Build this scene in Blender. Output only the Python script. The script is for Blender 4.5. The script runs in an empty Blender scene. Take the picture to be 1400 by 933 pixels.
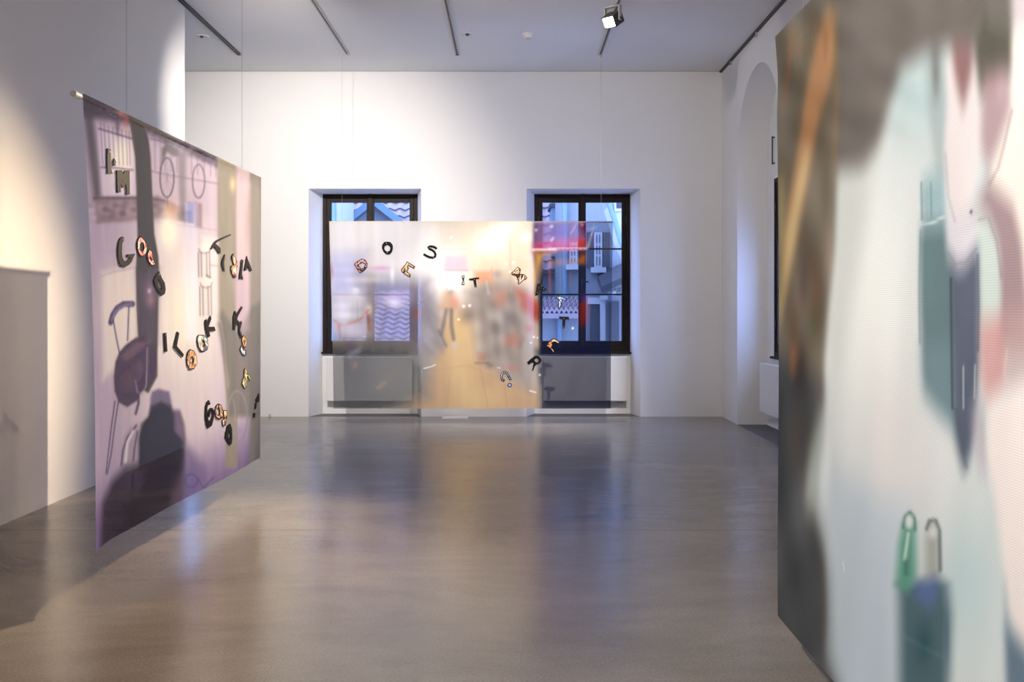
import bpy, bmesh, math, random
import numpy as np
from mathutils import Vector, Matrix

random.seed(4)
scene = bpy.context.scene
COL = scene.collection

# ------------------------------------------------------------------ camera
F = 1390.7            # focal length in pixels of the 1400 x 933 frame
HX, HY = 700.0, 421.0  # vanishing point of the room's long axis
EYE = 1.5
cam_d = bpy.data.cameras.new('camera')
cam = bpy.data.objects.new('camera', cam_d)
COL.objects.link(cam)
cam.location = (0, 0, EYE)
cam.rotation_euler = (math.pi / 2, 0, 0)
cam_d.sensor_fit = 'HORIZONTAL'
cam_d.sensor_width = 36.0
cam_d.lens = 36.0 * F / 1400.0
cam_d.shift_y = -(466.5 - HY) / 1400.0
cam_d.clip_start = 0.05
cam_d.clip_end = 300
scene.camera = cam

# ------------------------------------------------------------------ world: even dusk sky
world = bpy.data.worlds.new('dusk_sky')
scene.world = world
world.use_nodes = True
bg = world.node_tree.nodes['Background']
bg.inputs['Color'].default_value = (0.32, 0.46, 1.0, 1)
bg.inputs['Strength'].default_value = 5.2

# ------------------------------------------------------------------ exposure
vs = scene.view_settings
scene.display_settings.display_device = 'sRGB'
vs.view_transform = 'Standard'
vs.look = 'None'
vs.gamma = 1.0
vs.exposure = 1.12
vs.use_curve_mapping = False

WARM = (1.0, 0.77, 0.52)
NEUTRAL = (1.0, 0.92, 0.83)
COOL = (1.0, 0.96, 0.92)
# spotlights on the ceiling tracks: light name, position, aim, watts, cone degrees, blend, colour.
# The first is the lamp in the picture; the others hang on the same tracks above the frame:
# they cast the letter shadows on the end wall, wash that wall and light the near banner.
SPOTS = [
    ('spot_beam', (1.02, 10.30, 4.42), (-2.60, 6.00, 0.80), 1400, 50, 0.85, WARM),
    ('spot_beam_window_banner_offscreen', (1.13, 9.15, 4.42), (0.00, 13.1, 1.20), 700, 42, 0.9, NEUTRAL),
    ('spot_beam_end_wall_offscreen', (-2.10, 8.60, 4.42), (-2.90, 14.0, 2.50), 560, 72, 1.0, NEUTRAL),
    ('spot_beam_pale_banner_offscreen', (-2.10, 0.60, 4.42), (1.13, 2.80, 1.30), 640, 74, 0.9, COOL),
    ('spot_beam_wall_fill_offscreen', (-0.70, 7.40, 4.42), (0.90, 14.0, 2.60), 170, 84, 1.0, NEUTRAL),  # unseen fill lamp, added to brighten the upper end wall
]

# ------------------------------------------------------------------ room measures (metres)
D = 14.0
XR, XL = 2.89, -3.52
PART_END = 10.94
FARX = -7.5
Y0 = -4.0
H = 4.76


def P(px, py, Y):
    """point on the view ray of a pixel, at distance Y along the room"""
    return Vector(((px - HX) * Y / F, Y, EYE - (py - HY) * Y / F))


# ------------------------------------------------------------------ materials
def s2l(c):
    c = np.asarray(c, dtype=float) / 255.0
    return np.where(c <= 0.04045, c / 12.92, ((c + 0.055) / 1.055) ** 2.4)


def rgb(r, g, b):
    v = s2l((r, g, b))
    return (float(v[0]), float(v[1]), float(v[2]), 1.0)


MATS = {}


def new_mat(name):
    m = bpy.data.materials.new(name)
    m.use_nodes = True
    MATS[name] = m
    nt = m.node_tree
    return m, nt, nt.nodes['Principled BSDF'], nt.nodes['Material Output']


def simple(name, col, rough=0.5, metal=0.0, var=0.06, scale=8.0, bump=0.0, bscale=200.0, spec=None):
    m, nt, b, o = new_mat(name)
    tc = nt.nodes.new('ShaderNodeTexCoord')
    n = nt.nodes.new('ShaderNodeTexNoise')
    n.inputs['Scale'].default_value = scale
    n.inputs['Detail'].default_value = 4
    nt.links.new(tc.outputs['Object'], n.inputs['Vector'])
    mx = nt.nodes.new('ShaderNodeMixRGB')
    lo = tuple(c * (1 - var) for c in col[:3]) + (1,)
    hi = tuple(min(1, c * (1 + var)) for c in col[:3]) + (1,)
    mx.inputs[1].default_value = lo
    mx.inputs[2].default_value = hi
    nt.links.new(n.outputs['Fac'], mx.inputs[0])
    nt.links.new(mx.outputs[0], b.inputs['Base Color'])
    b.inputs['Roughness'].default_value = rough
    b.inputs['Metallic'].default_value = metal
    if spec is not None:
        b.inputs['Specular IOR Level'].default_value = spec
    if bump:
        n2 = nt.nodes.new('ShaderNodeTexNoise')
        n2.inputs['Scale'].default_value = bscale
        nt.links.new(tc.outputs['Object'], n2.inputs['Vector'])
        bp = nt.nodes.new('ShaderNodeBump')
        bp.inputs['Strength'].default_value = bump
        bp.inputs['Distance'].default_value = 0.002
        nt.links.new(n2.outputs['Fac'], bp.inputs['Height'])
        nt.links.new(bp.outputs['Normal'], b.inputs['Normal'])
    return m


simple('wall_paint', (0.87, 0.87, 0.87), 0.75, var=0.012, scale=1.5, bump=0.08, bscale=120)
simple('ceiling_paint', (0.84, 0.835, 0.83), 0.8, var=0.01, scale=1.0)
simple('niche_stone', (0.13, 0.125, 0.13), 0.6, var=0.15, scale=6)
simple('dark_wood', (0.016, 0.010, 0.008), 0.55, var=0.35, scale=12, spec=0.22)
simple('bronze_black', (0.012, 0.011, 0.011), 0.4, var=0.1)
simple('track_dark', (0.035, 0.034, 0.034), 0.5, var=0.1)
simple('track_light', (0.52, 0.51, 0.49), 0.45, var=0.03)
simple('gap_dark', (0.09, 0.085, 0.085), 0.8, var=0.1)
simple('radiator_white', (0.82, 0.82, 0.82), 0.4, var=0.01)
simple('plastic_white', (0.78, 0.77, 0.74), 0.45, var=0.02)
simple('lamp_grey', (0.42, 0.42, 0.40), 0.45, var=0.04)
simple('lamp_dark', (0.05, 0.05, 0.05), 0.5, var=0.05)
simple('steel_wire', (0.45, 0.45, 0.46), 0.35, metal=0.6, var=0.02)
simple('rod_white', (0.80, 0.80, 0.80), 0.4, var=0.01)
simple('vinyl_black', (0.0045, 0.0042, 0.004), 0.6, var=0.3, scale=30, spec=0.15)
simple('pin_silver', (0.75, 0.75, 0.72), 0.25, metal=0.9, var=0.02)
simple('vent_metal', (0.55, 0.55, 0.52), 0.5, var=0.05)
simple('house_render', (0.15, 0.16, 0.165), 0.9, var=0.06, scale=0.8)
simple('house_pale', (0.32, 0.325, 0.32), 0.9, var=0.04, scale=0.8)
simple('roof_tile', (0.24, 0.185, 0.19), 0.85, var=0.22, scale=5)
simple('copper_sheet', (0.10, 0.16, 0.19), 0.5, var=0.08, scale=3)
simple('shutter_grey', (0.035, 0.035, 0.04), 0.7, var=0.1)
simple('house_window', (0.02, 0.022, 0.028), 0.15, var=0.05)
simple('yard_paving', (0.12, 0.12, 0.12), 0.9, var=0.15, scale=1)


def glass_mat():
    m, nt, b, o = new_mat('window_glass')
    nt.nodes.remove(b)
    tr = nt.nodes.new('ShaderNodeBsdfTransparent')
    tr.inputs['Color'].default_value = (0.95, 0.97, 0.97, 1)
    gl = nt.nodes.new('ShaderNodeBsdfGlossy')
    gl.inputs['Roughness'].default_value = 0.01
    fr = nt.nodes.new('ShaderNodeFresnel')
    fr.inputs['IOR'].default_value = 1.45
    mx = nt.nodes.new('ShaderNodeMixShader')
    nt.links.new(fr.outputs[0], mx.inputs[0])
    nt.links.new(tr.outputs[0], mx.inputs[1])
    nt.links.new(gl.outputs[0], mx.inputs[2])
    nt.links.new(mx.outputs[0], o.inputs['Surface'])


glass_mat()


def emit_mat(name, col, st):
    m, nt, b, o = new_mat(name)
    b.inputs['Base Color'].default_value = (0.8, 0.8, 0.8, 1)
    b.inputs['Emission Color'].default_value = col + (1,)
    b.inputs['Emission Strength'].default_value = st


emit_mat('lamp_lens', (1.0, 0.86, 0.66), 14)


def floor_mat():
    m, nt, b, o = new_mat('polished_concrete')
    L = nt.links.new
    tc = nt.nodes.new('ShaderNodeTexCoord')
    mp = nt.nodes.new('ShaderNodeMapping')
    mp.inputs['Scale'].default_value = (0.55, 1.1, 1)
    L(tc.outputs['Object'], mp.inputs['Vector'])
    n1 = nt.nodes.new('ShaderNodeTexNoise')
    n1.inputs['Scale'].default_value = 1.1
    n1.inputs['Detail'].default_value = 8
    n1.inputs['Roughness'].default_value = 0.62
    n1.inputs['Distortion'].default_value = 0.5
    L(mp.outputs[0], n1.inputs['Vector'])
    cr = nt.nodes.new('ShaderNodeValToRGB')
    e = cr.color_ramp.elements
    e[0].position, e[0].color = 0.30, (0.140, 0.117, 0.092, 1)
    e[1].position, e[1].color = 0.72, (0.262, 0.226, 0.186, 1)
    mid = e.new(0.5)
    mid.color = (0.193, 0.165, 0.135, 1)
    L(n1.outputs['Fac'], cr.inputs[0])
    n2 = nt.nodes.new('ShaderNodeTexNoise')       # fine sand grain
    n2.inputs['Scale'].default_value = 90
    n2.inputs['Detail'].default_value = 3
    L(tc.outputs['Object'], n2.inputs['Vector'])
    g = nt.nodes.new('ShaderNodeMixRGB')
    g.blend_type = 'OVERLAY'
    g.inputs[0].default_value = 0.45
    L(cr.outputs[0], g.inputs[1])
    L(n2.outputs['Fac'], g.inputs[2])
    # sparse dark stains
    n3 = nt.nodes.new('ShaderNodeTexNoise')
    n3.inputs['Scale'].default_value = 2.3
    n3.inputs['Detail'].default_value = 9
    n3.inputs['Roughness'].default_value = 0.7
    L(mp.outputs[0], n3.inputs['Vector'])
    c3 = nt.nodes.new('ShaderNodeValToRGB')
    c3.color_ramp.elements[0].position = 0.24
    c3.color_ramp.elements[0].color = (0.84, 0.83, 0.82, 1)
    c3.color_ramp.elements[1].position = 0.46
    c3.color_ramp.elements[1].color = (1, 1, 1, 1)
    L(n3.outputs['Fac'], c3.inputs[0])
    mu = nt.nodes.new('ShaderNodeMixRGB')
    mu.blend_type = 'MULTIPLY'
    mu.inputs[0].default_value = 1
    L(g.outputs[0], mu.inputs[1])
    L(c3.outputs[0], mu.inputs[2])
    L(mu.outputs[0], b.inputs['Base Color'])
    mr = nt.nodes.new('ShaderNodeMapRange')
    mr.inputs['To Min'].default_value = 0.13
    mr.inputs['To Max'].default_value = 0.29
    L(n1.outputs['Fac'], mr.inputs['Value'])
    L(mr.outputs[0], b.inputs['Roughness'])
    b.inputs['Specular IOR Level'].default_value = 0.62
    bp = nt.nodes.new('ShaderNodeBump')
    bp.inputs['Strength'].default_value = 0.10
    bp.inputs['Distance'].default_value = 0.004
    L(n2.outputs['Fac'], bp.inputs['Height'])
    bp2 = nt.nodes.new('ShaderNodeBump')
    bp2.inputs['Strength'].default_value = 0.05
    bp2.inputs['Distance'].default_value = 0.03
    n4 = nt.nodes.new('ShaderNodeTexNoise')
    n4.inputs['Scale'].default_value = 5
    n4.inputs['Detail'].default_value = 3
    L(tc.outputs['Object'], n4.inputs['Vector'])
    L(n4.outputs['Fac'], bp2.inputs['Height'])
    L(bp.outputs[0], bp2.inputs['Normal'])
    L(bp2.outputs[0], b.inputs['Normal'])


floor_mat()


def fabric_mat(name, transl, weave=0.10, period=0.007):
    m, nt, b, o = new_mat(name)
    nt.nodes.remove(b)
    L = nt.links.new
    at = nt.nodes.new('ShaderNodeAttribute')
    at.attribute_name = 'print'
    tc = nt.nodes.new('ShaderNodeTexCoord')
    # woven mesh: fine rows and columns over the cloth's own coordinates
    uvn = nt.nodes.new('ShaderNodeAttribute')
    uvn.attribute_name = 'cloth_uv'
    sep = nt.nodes.new('ShaderNodeSeparateXYZ')
    L(uvn.outputs['Vector'], sep.inputs[0])

    def sine(sock):
        k = nt.nodes.new('ShaderNodeMath'); k.operation = 'MULTIPLY'
        k.inputs[1].default_value = 2 * math.pi / period
        L(sock, k.inputs[0])
        s = nt.nodes.new('ShaderNodeMath'); s.operation = 'SINE'
        L(k.outputs[0], s.inputs[0])
        return s
    a = sine(sep.outputs['X'])
    c = sine(sep.outputs['Y'])
    ad = nt.nodes.new('ShaderNodeMath'); ad.operation = 'ADD'
    ax = nt.nodes.new('ShaderNodeMath'); ax.operation = 'MULTIPLY'
    ax.inputs[1].default_value = 0.45
    L(a.outputs[0], ax.inputs[0])
    L(ax.outputs[0], ad.inputs[0]); L(c.outputs[0], ad.inputs[1])
    w = nt.nodes.new('ShaderNodeMath'); w.operation = 'MULTIPLY_ADD'
    w.inputs[1].default_value = weave * 0.5
    w.inputs[2].default_value = 1.0
    L(ad.outputs[0], w.inputs[0])
    mul = nt.nodes.new('ShaderNodeVectorMath'); mul.operation = 'SCALE'
    L(at.outputs['Color'], mul.inputs[0]); L(w.outputs[0], mul.inputs['Scale'])
    di = nt.nodes.new('ShaderNodeBsdfDiffuse')
    tl = nt.nodes.new('ShaderNodeBsdfTranslucent')
    L(mul.outputs[0], di.inputs['Color']); L(mul.outputs[0], tl.inputs['Color'])
    m1 = nt.nodes.new('ShaderNodeMixShader')
    m1.inputs[0].default_value = transl
    L(di.outputs[0], m1.inputs[1]); L(tl.outputs[0], m1.inputs[2])
    tr = nt.nodes.new('ShaderNodeBsdfTransparent')
    m2 = nt.nodes.new('ShaderNodeMixShader')
    L(at.outputs['Alpha'], m2.inputs[0])
    L(tr.outputs[0], m2.inputs[1]); L(m1.outputs[0], m2.inputs[2])
    L(m2.outputs[0], o.inputs['Surface'])


fabric_mat('print_fabric_fine', 0.26, 0.05, 0.010)
fabric_mat('print_fabric_coarse', 0.12, 0.13, 0.0062)


def collage(name, cols, scale, dark=0.34):
    m, nt, b, o = new_mat(name)
    L = nt.links.new
    tc = nt.nodes.new('ShaderNodeTexCoord')
    mp = nt.nodes.new('ShaderNodeMapping')
    L(tc.outputs['Object'], mp.inputs['Vector'])
    n = nt.nodes.new('ShaderNodeTexNoise')
    n.inputs['Scale'].default_value = scale * 0.6
    n.inputs['Detail'].default_value = 1
    n.inputs['Distortion'].default_value = 1.5
    L(mp.outputs[0], n.inputs['Vector'])
    cr = nt.nodes.new('ShaderNodeValToRGB')
    cr.color_ramp.interpolation = 'CONSTANT'
    e = cr.color_ramp.elements
    k = len(cols)
    e[0].position, e[0].color = 0.0, cols[0]
    e[1].position, e[1].color = dark, cols[1 % k]
    for i in range(2, k):
        x = e.new(dark + (0.66 - dark) * (i - 1) / (k - 1))
        x.color = cols[i]
    L(n.outputs['Fac'], cr.inputs[0])
    L(cr.outputs[0], b.inputs['Base Color'])
    b.inputs['Roughness'].default_value = 0.35


collage('collage_red', [rgb(150, 40, 20), rgb(235, 80, 30), rgb(245, 235, 220), rgb(220, 60, 25), rgb(240, 130, 60), rgb(245, 240, 230)], 26, 0.36)
collage('collage_tan', [rgb(40, 28, 20), rgb(210, 150, 95), rgb(240, 215, 180), rgb(170, 95, 50), rgb(230, 180, 120), rgb(60, 40, 30)], 12)
collage('collage_teal', [rgb(50, 35, 30), rgb(235, 230, 220), rgb(120, 165, 175), rgb(240, 235, 230), rgb(150, 90, 70), rgb(70, 110, 140)], 10)
collage('collage_blue', [rgb(20, 25, 45), rgb(225, 232, 245), rgb(90, 120, 180), rgb(240, 245, 250), rgb(40, 55, 100), rgb(150, 180, 225)], 14)
collage('collage_yellow', [rgb(60, 55, 40), rgb(215, 205, 140), rgb(120, 115, 90), rgb(235, 225, 170), rgb(80, 75, 60)], 14)
collage('collage_brown', [rgb(35, 22, 18), rgb(230, 180, 130), rgb(60, 35, 28), rgb(245, 225, 190), rgb(190, 110, 65), rgb(40, 25, 22)], 10)
collage('collage_pink', [rgb(40, 22, 20), rgb(215, 150, 110), rgb(190, 80, 85), rgb(240, 215, 190), rgb(60, 28, 28), rgb(225, 150, 140)], 12)
collage('collage_grey', [rgb(70, 65, 50), rgb(205, 200, 180), rgb(120, 115, 95), rgb(225, 220, 205), rgb(60, 55, 45)], 14)


# ------------------------------------------------------------------ object helpers
def empty(name, loc, rz=0.0):
    o = bpy.data.objects.new(name, None)
    o.empty_display_size = 0.1
    COL.objects.link(o)
    o.location = loc
    o.rotation_euler = (0, 0, rz)
    return o


def tag(o, label=None, cat=None, group=None, kind=None):
    if label: o['label'] = label
    if cat: o['category'] = cat
    if group: o['group'] = group
    if kind: o['kind'] = kind
    return o


class MB:
    """collects shapes in world coordinates; build() makes one mesh object"""
    def __init__(self):
        self.v, self.f = [], []

    def add(self, vs, fs):
        n = len(self.v)
        self.v += [tuple(p) for p in vs]
        self.f += [tuple(i + n for i in f) for f in fs]
        return self

    def quad(self, a, b, c, d):
        return self.add([a, b, c, d], [(0, 1, 2, 3)])

    def box(self, x0, x1, y0, y1, z0, z1):
        vs = [(x, y, z) for x in (x0, x1) for y in (y0, y1) for z in (z0, z1)]
        fs = [(0, 1, 3, 2), (4, 6, 7, 5), (0, 4, 5, 1), (2, 3, 7, 6), (0, 2, 6, 4), (1, 5, 7, 3)]
        return self.add(vs, fs)

    def cyl(self, a, b, r, n=12, r2=None):
        a, b = Vector(a), Vector(b)
        r2 = r if r2 is None else r2
        d = (b - a).normalized()
        u = d.orthogonal().normalized()
        w = d.cross(u)
        vs = []
        for p, rr in ((a, r), (b, r2)):
            for i in range(n):
                t = 2 * math.pi * i / n
                vs.append(p + (u * math.cos(t) + w * math.sin(t)) * rr)
        fs = [(i, (i + 1) % n, n + (i + 1) % n, n + i) for i in range(n)]
        fs += [tuple(range(n - 1, -1, -1)), tuple(range(n, 2 * n))]
        return self.add(vs, fs)

    def obox(self, c, half, rot):
        """box turned by a 3x3 rotation about its centre"""
        c = Vector(c)
        vs = []
        for x in (-1, 1):
            for y in (-1, 1):
                for z in (-1, 1):
                    vs.append(c + rot @ Vector((x * half[0], y * half[1], z * half[2])))
        fs = [(0, 1, 3, 2), (4, 6, 7, 5), (0, 4, 5, 1), (2, 3, 7, 6), (0, 2, 6, 4), (1, 5, 7, 3)]
        return self.add(vs, fs)

    def prism(self, pts, off):
        """polygon pts (3-D, planar) pushed along off"""
        n = len(pts)
        off = Vector(off)
        vs = [Vector(p) for p in pts] + [Vector(p) + off for p in pts]
        fs = [tuple(range(n)), tuple(range(2 * n - 1, n - 1, -1))]
        fs += [(i, n + i, n + (i + 1) % n, (i + 1) % n) for i in range(n)]
        return self.add(vs, fs)

    def build(self, name, mat, parent=None, bevel=0.0, smooth=False):
        o_ = (0, 0, 0)
        if parent is not None:
            o_ = root_origin(parent)
        me = bpy.data.meshes.new(name)
        me.from_pydata([(x - o_[0], y - o_[1], z - o_[2]) for x, y, z in self.v], [], self.f)
        bm = bmesh.new(); bm.from_mesh(me)
        bmesh.ops.recalc_face_normals(bm, faces=bm.faces)
        if bevel:
            bmesh.ops.bevel(bm, geom=[e for e in bm.edges], offset=bevel, segments=1, affect='EDGES')
        bm.to_mesh(me); bm.free()
        me.materials.append(MATS[mat])
        if smooth:
            for p in me.polygons: p.use_smooth = True
        o = bpy.data.objects.new(name, me)
        COL.objects.link(o)
        if parent is not None:
            o.parent = parent
        return o


def root_origin(p):
    loc = Vector((0, 0, 0))
    while p is not None:
        loc += p.location
        p = p.parent
    return loc


# ================================================================== THE ROOM
# floor: two poured slabs with a narrow joint between them
JY = 6.86
fl = MB()
fl.box(FARX, XR, Y0, JY - 0.003, -0.2, 0.0)
fl.box(FARX, XR, JY + 0.003, D, -0.2, 0.0)
fl.box(FARX, XR, JY - 0.003, JY + 0.003, -0.2, -0.006)
tag(fl.build('floor', 'polished_concrete'), kind='structure')
tag(MB().box(FARX, XR + 0.0, Y0, D, H, H + 0.2).build('ceiling', 'ceiling_paint'), kind='structure')

# back wall with splayed, floor-deep window niches
NICHES = [(-2.80, -1.25, -2.68, -1.335), (0.20, 1.767, 0.316, 1.673), (-5.80, -4.25, -5.68, -4.335)]
ND, NT, WT, WB = 0.40, 3.14, 3.11, 0.87
wb = MB()
xs = FARX
for a, b, a2, b2 in sorted(NICHES):
    wb.quad((xs, D, 0), (a, D, 0), (a, D, H), (xs, D, H))
    wb.quad((a, D, NT), (b, D, NT), (b, D, H), (a, D, H))
    y2 = D + ND
    wb.quad((a, D, 0), (a2, y2, 0), (a2, y2, WT), (a, D, NT))
    wb.quad((b, D, 0), (b2, y2, 0), (b2, y2, WT), (b, D, NT))
    wb.quad((a, D, NT), (b, D, NT), (b2, y2, WT), (a2, y2, WT))
    wb.quad((a2, y2, 0), (b2, y2, 0), (b2, y2, WB), (a2, y2, WB))
    # outer reveal beyond the window
    y3 = y2 + 0.28
    wb.quad((a2, y2, WB), (a2, y3, WB), (a2, y3, WT), (a2, y2, WT))
    wb.quad((b2, y2, WB), (b2, y3, WB), (b2, y3, WT), (b2, y2, WT))
    wb.quad((a2, y2, WT), (b2, y2, WT), (b2, y3, WT), (a2, y3, WT))
    wb.quad((a2, y2, WB), (b2, y2, WB), (b2, y3, WB), (a2, y3, WB))
    xs = b
wb.quad((xs, D, 0), (XR, D, 0), (XR, D, H), (xs, D, H))
tag(wb.build('wall_back', 'wall_paint'), kind='structure')
for a, b, a2, b2 in NICHES:
    m = MB()
    m.prism([(a, D, 0), (b, D, 0), (b2, D + ND, 0), (a2, D + ND, 0)], (0, 0, -0.1))
    tag(m.build('floor_niche', 'niche_stone'), kind='structure')

# right wall with round-arched window niches
ARCH = [(12.0, 1.05)]
SPR, AD = 3.32, 0.38
AW0, AW1 = 0.89, 3.11
wr = MB()
prev = D
for yc, R in ARCH:
    far, near = yc + R, yc - R
    wr.quad((XR, far, 0), (XR, prev, 0), (XR, prev, H), (XR, far, H))
    n = 28
    pts = [(yc + R * math.cos(math.pi * i / n), SPR + R * math.sin(math.pi * i / n)) for i in range(n + 1)]
    for (ya, za), (yb, zb) in zip(pts[:-1], pts[1:]):
        wr.quad((XR, ya, za), (XR, yb, zb), (XR, yb, H), (XR, ya, H))
        wr.quad((XR, ya, za), (XR, yb, zb), (XR + AD, yb, zb), (XR + AD, ya, za))
    for yy in (far, near):
        wr.quad((XR, yy, 0), (XR + AD, yy, 0), (XR + AD, yy, SPR), (XR, yy, SPR))
    X2 = XR + AD
    w0, w1 = yc - 0.70, yc + 0.70
    wr.quad((X2, near, 0), (X2, far, 0), (X2, far, AW0), (X2, near, AW0))
    wr.quad((X2, near, AW0), (X2, w0, AW0), (X2, w0, AW1), (X2, near, AW1))
    wr.quad((X2, w1, AW0), (X2, far, AW0), (X2, far, AW1), (X2, w1, AW1))
    wr.quad((X2, near, AW1), (X2, far, AW1), (X2, far, SPR), (X2, near, SPR))
    wr.add([(X2, y, z) for y, z in pts], [tuple(range(n + 1))])
    X3 = X2 + 0.28
    for yy in (w0, w1):
        wr.quad((X2, yy, AW0), (X3, yy, AW0), (X3, yy, AW1), (X2, yy, AW1))
    for zz in (AW0, AW1):
        wr.quad((X2, w0, zz), (X3, w0, zz), (X3, w1, zz), (X2, w1, zz))
    prev = near
    m = MB()
    m.box(XR, X2, near, far, -0.1, 0.0)
    tag(m.build('floor_niche', 'niche_stone'), kind='structure')
wr.quad((XR, Y0, 0), (XR, prev, 0), (XR, prev, H), (XR, Y0, H))
tag(wr.build('wall_right', 'wall_paint'), kind='structure')

tag(MB().box(XL - 0.28, XL, Y0, PART_END, 0, H).build('wall_left', 'wall_paint'), kind='structure')
tag(MB().box(FARX - 0.1, FARX, Y0, D, 0, H).build('wall_far_left', 'wall_paint'), kind='structure')
tag(MB().box(FARX, XR, Y0 - 0.1, Y0, 0, H).build('wall_front', 'wall_paint'), kind='structure')

# solid strips, coloured as the shade in the gaps between walls and ceiling
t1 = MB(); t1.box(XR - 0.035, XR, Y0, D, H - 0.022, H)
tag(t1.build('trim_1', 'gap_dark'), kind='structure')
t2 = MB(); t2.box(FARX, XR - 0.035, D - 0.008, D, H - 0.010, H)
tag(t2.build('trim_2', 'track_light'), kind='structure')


# ------------------------------------------------------------------ windows
def make_window(name, x0, x1, zb, zt, place):
    """double casement of dark wood; built along local x, facing -y, then placed by an Empty"""
    root = empty(name, (0, 0, 0))
    tag(root, kind='structure')
    w, h = x1 - x0, zt - zb
    fo = 0.055
    m = MB()
    m.box(0, fo, 0, 0.09, 0, h); m.box(w - fo, w, 0, 0.09, 0, h)
    m.box(fo, w - fo, 0, 0.09, h - fo, h); m.box(fo, w - fo, 0, 0.09, 0, fo + 0.02)
    m.build('frame', 'dark_wood', root, bevel=0.004)
    cx = w / 2
    for k, (a, b) in enumerate(((fo, cx - 0.004), (cx + 0.004, w - fo))):
        st = 0.062 if k == 0 else 0.062
        inner_l = a + (st if k == 0 else 0.048)
        inner_r = b - (0.048 if k == 0 else st)
        zl, zh = fo + 0.105, h - fo - 0.062
        s = MB()
        z0_, z1_ = fo + 0.02, h - fo
        s.box(a, inner_l, 0.012, 0.075, z0_, z1_)
        s.box(inner_r, b, 0.012, 0.075, z0_, z1_)
        s.box(inner_l, inner_r, 0.012, 0.075, zh, z1_)
        s.box(inner_l, inner_r, 0.012, 0.075, z0_, zl)
        sash = s.build('sash', 'dark_wood', root, bevel=0.004)
        n = 3
        span = zh - zl
        cuts = [zl + span * 0.335, zl + span * 0.665]
        for c in cuts:
            q = MB(); q.box(inner_l, inner_r, 0.030, 0.056, c - 0.011, c + 0.011)
            q.build('muntin', 'dark_wood', sash)
        edges = [zl] + cuts + [zh]
        for i in range(n):
            q = MB()
            q.quad((inner_l, 0.043, edges[i]), (inner_r, 0.043, edges[i]), (inner_r, 0.043, edges[i + 1]), (inner_l, 0.043, edges[i + 1]))
            q.build('pane', 'window_glass', sash)
        hx = 0.02 if k == 0 else w - 0.02
        for zz in (0.35, h - 0.42):
            q = MB(); q.cyl((a + 0.006 if k == 0 else b - 0.006, 0.004, zz), (a + 0.006 if k == 0 else b - 0.006, 0.004, zz + 0.11), 0.009, 8)
            q.build('hinge', 'bronze_black', sash)
    q = MB(); q.box(cx - 0.028, cx + 0.028, -0.012, 0.012, fo + 0.03, h - 0.012)
    q.box(cx - 0.018, cx + 0.018, -0.020, -0.012, h - 0.02, h + 0.012)
    q.build('cover_strip', 'dark_wood', root, bevel=0.003)
    q = MB(); q.box(cx - 0.014, cx + 0.014, -0.026, -0.012, h * 0.42, h * 0.42 + 0.11)
    q.box(cx - 0.010, cx + 0.085, -0.050, -0.034, h * 0.42 + 0.045, h * 0.42 + 0.065)
    q.box(cx - 0.010, cx + 0.010, -0.036, -0.024, h * 0.42 + 0.045, h * 0.42 + 0.065)
    q.build('window_handle', 'bronze_black', root)
    q = MB(); q.box(-0.015, w + 0.015, -0.05, 0.01, -0.022, 0.004)
    q.build('window_sill', 'dark_wood', root, bevel=0.004)
    loc, rz = place
    root.location = loc
    root.rotation_euler = (0, 0, rz)
    return root


WINS = []
for i, (a, b, a2, b2) in enumerate(NICHES):
    make_window('window_%d' % (i + 1), a2, b2, WB, WT, ((a2, D + ND, WB), 0))
for i, (yc, R) in enumerate(ARCH):
    make_window('window_%d' % (i + 4), 0, 1.40, AW0, AW1, ((XR + AD, yc + 0.70, AW0), -math.pi / 2))


def portal(loc, rot, sx, sy):
    l = bpy.data.lights.new('window_daylight', 'AREA')
    l.shape = 'RECTANGLE'; l.size = sx; l.size_y = sy
    l.cycles.is_portal = True
    o = bpy.data.objects.new('window_daylight', l)
    COL.objects.link(o)
    o.location = loc; o.rotation_euler = rot


for a, b, a2, b2 in NICHES:
    portal(((a2 + b2) / 2, D + ND + 0.27, (WB + WT) / 2), (-math.pi / 2, 0, 0), b2 - a2, WT - WB)
for yc, R in ARCH:
    portal((XR + AD + 0.27, yc, (AW0 + AW1) / 2), (0, math.pi / 2, 0), AW1 - AW0, 1.40)

# black metal stay on the reveal above the arched window
st = MB()
sx_ = XR + AD
for z_ in (3.30, 3.62):
    st.cyl((sx_, 12.66, z_), (sx_ - 0.03, 12.66, z_), 0.009, 8)
st.cyl((sx_ - 0.03, 12.66, 3.285), (sx_ - 0.03, 12.66, 3.635), 0.009, 8)
tag(st.build('window_stay', 'bronze_black'), 'black metal bar bracket on wall above arched niche window', 'bracket')


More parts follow.
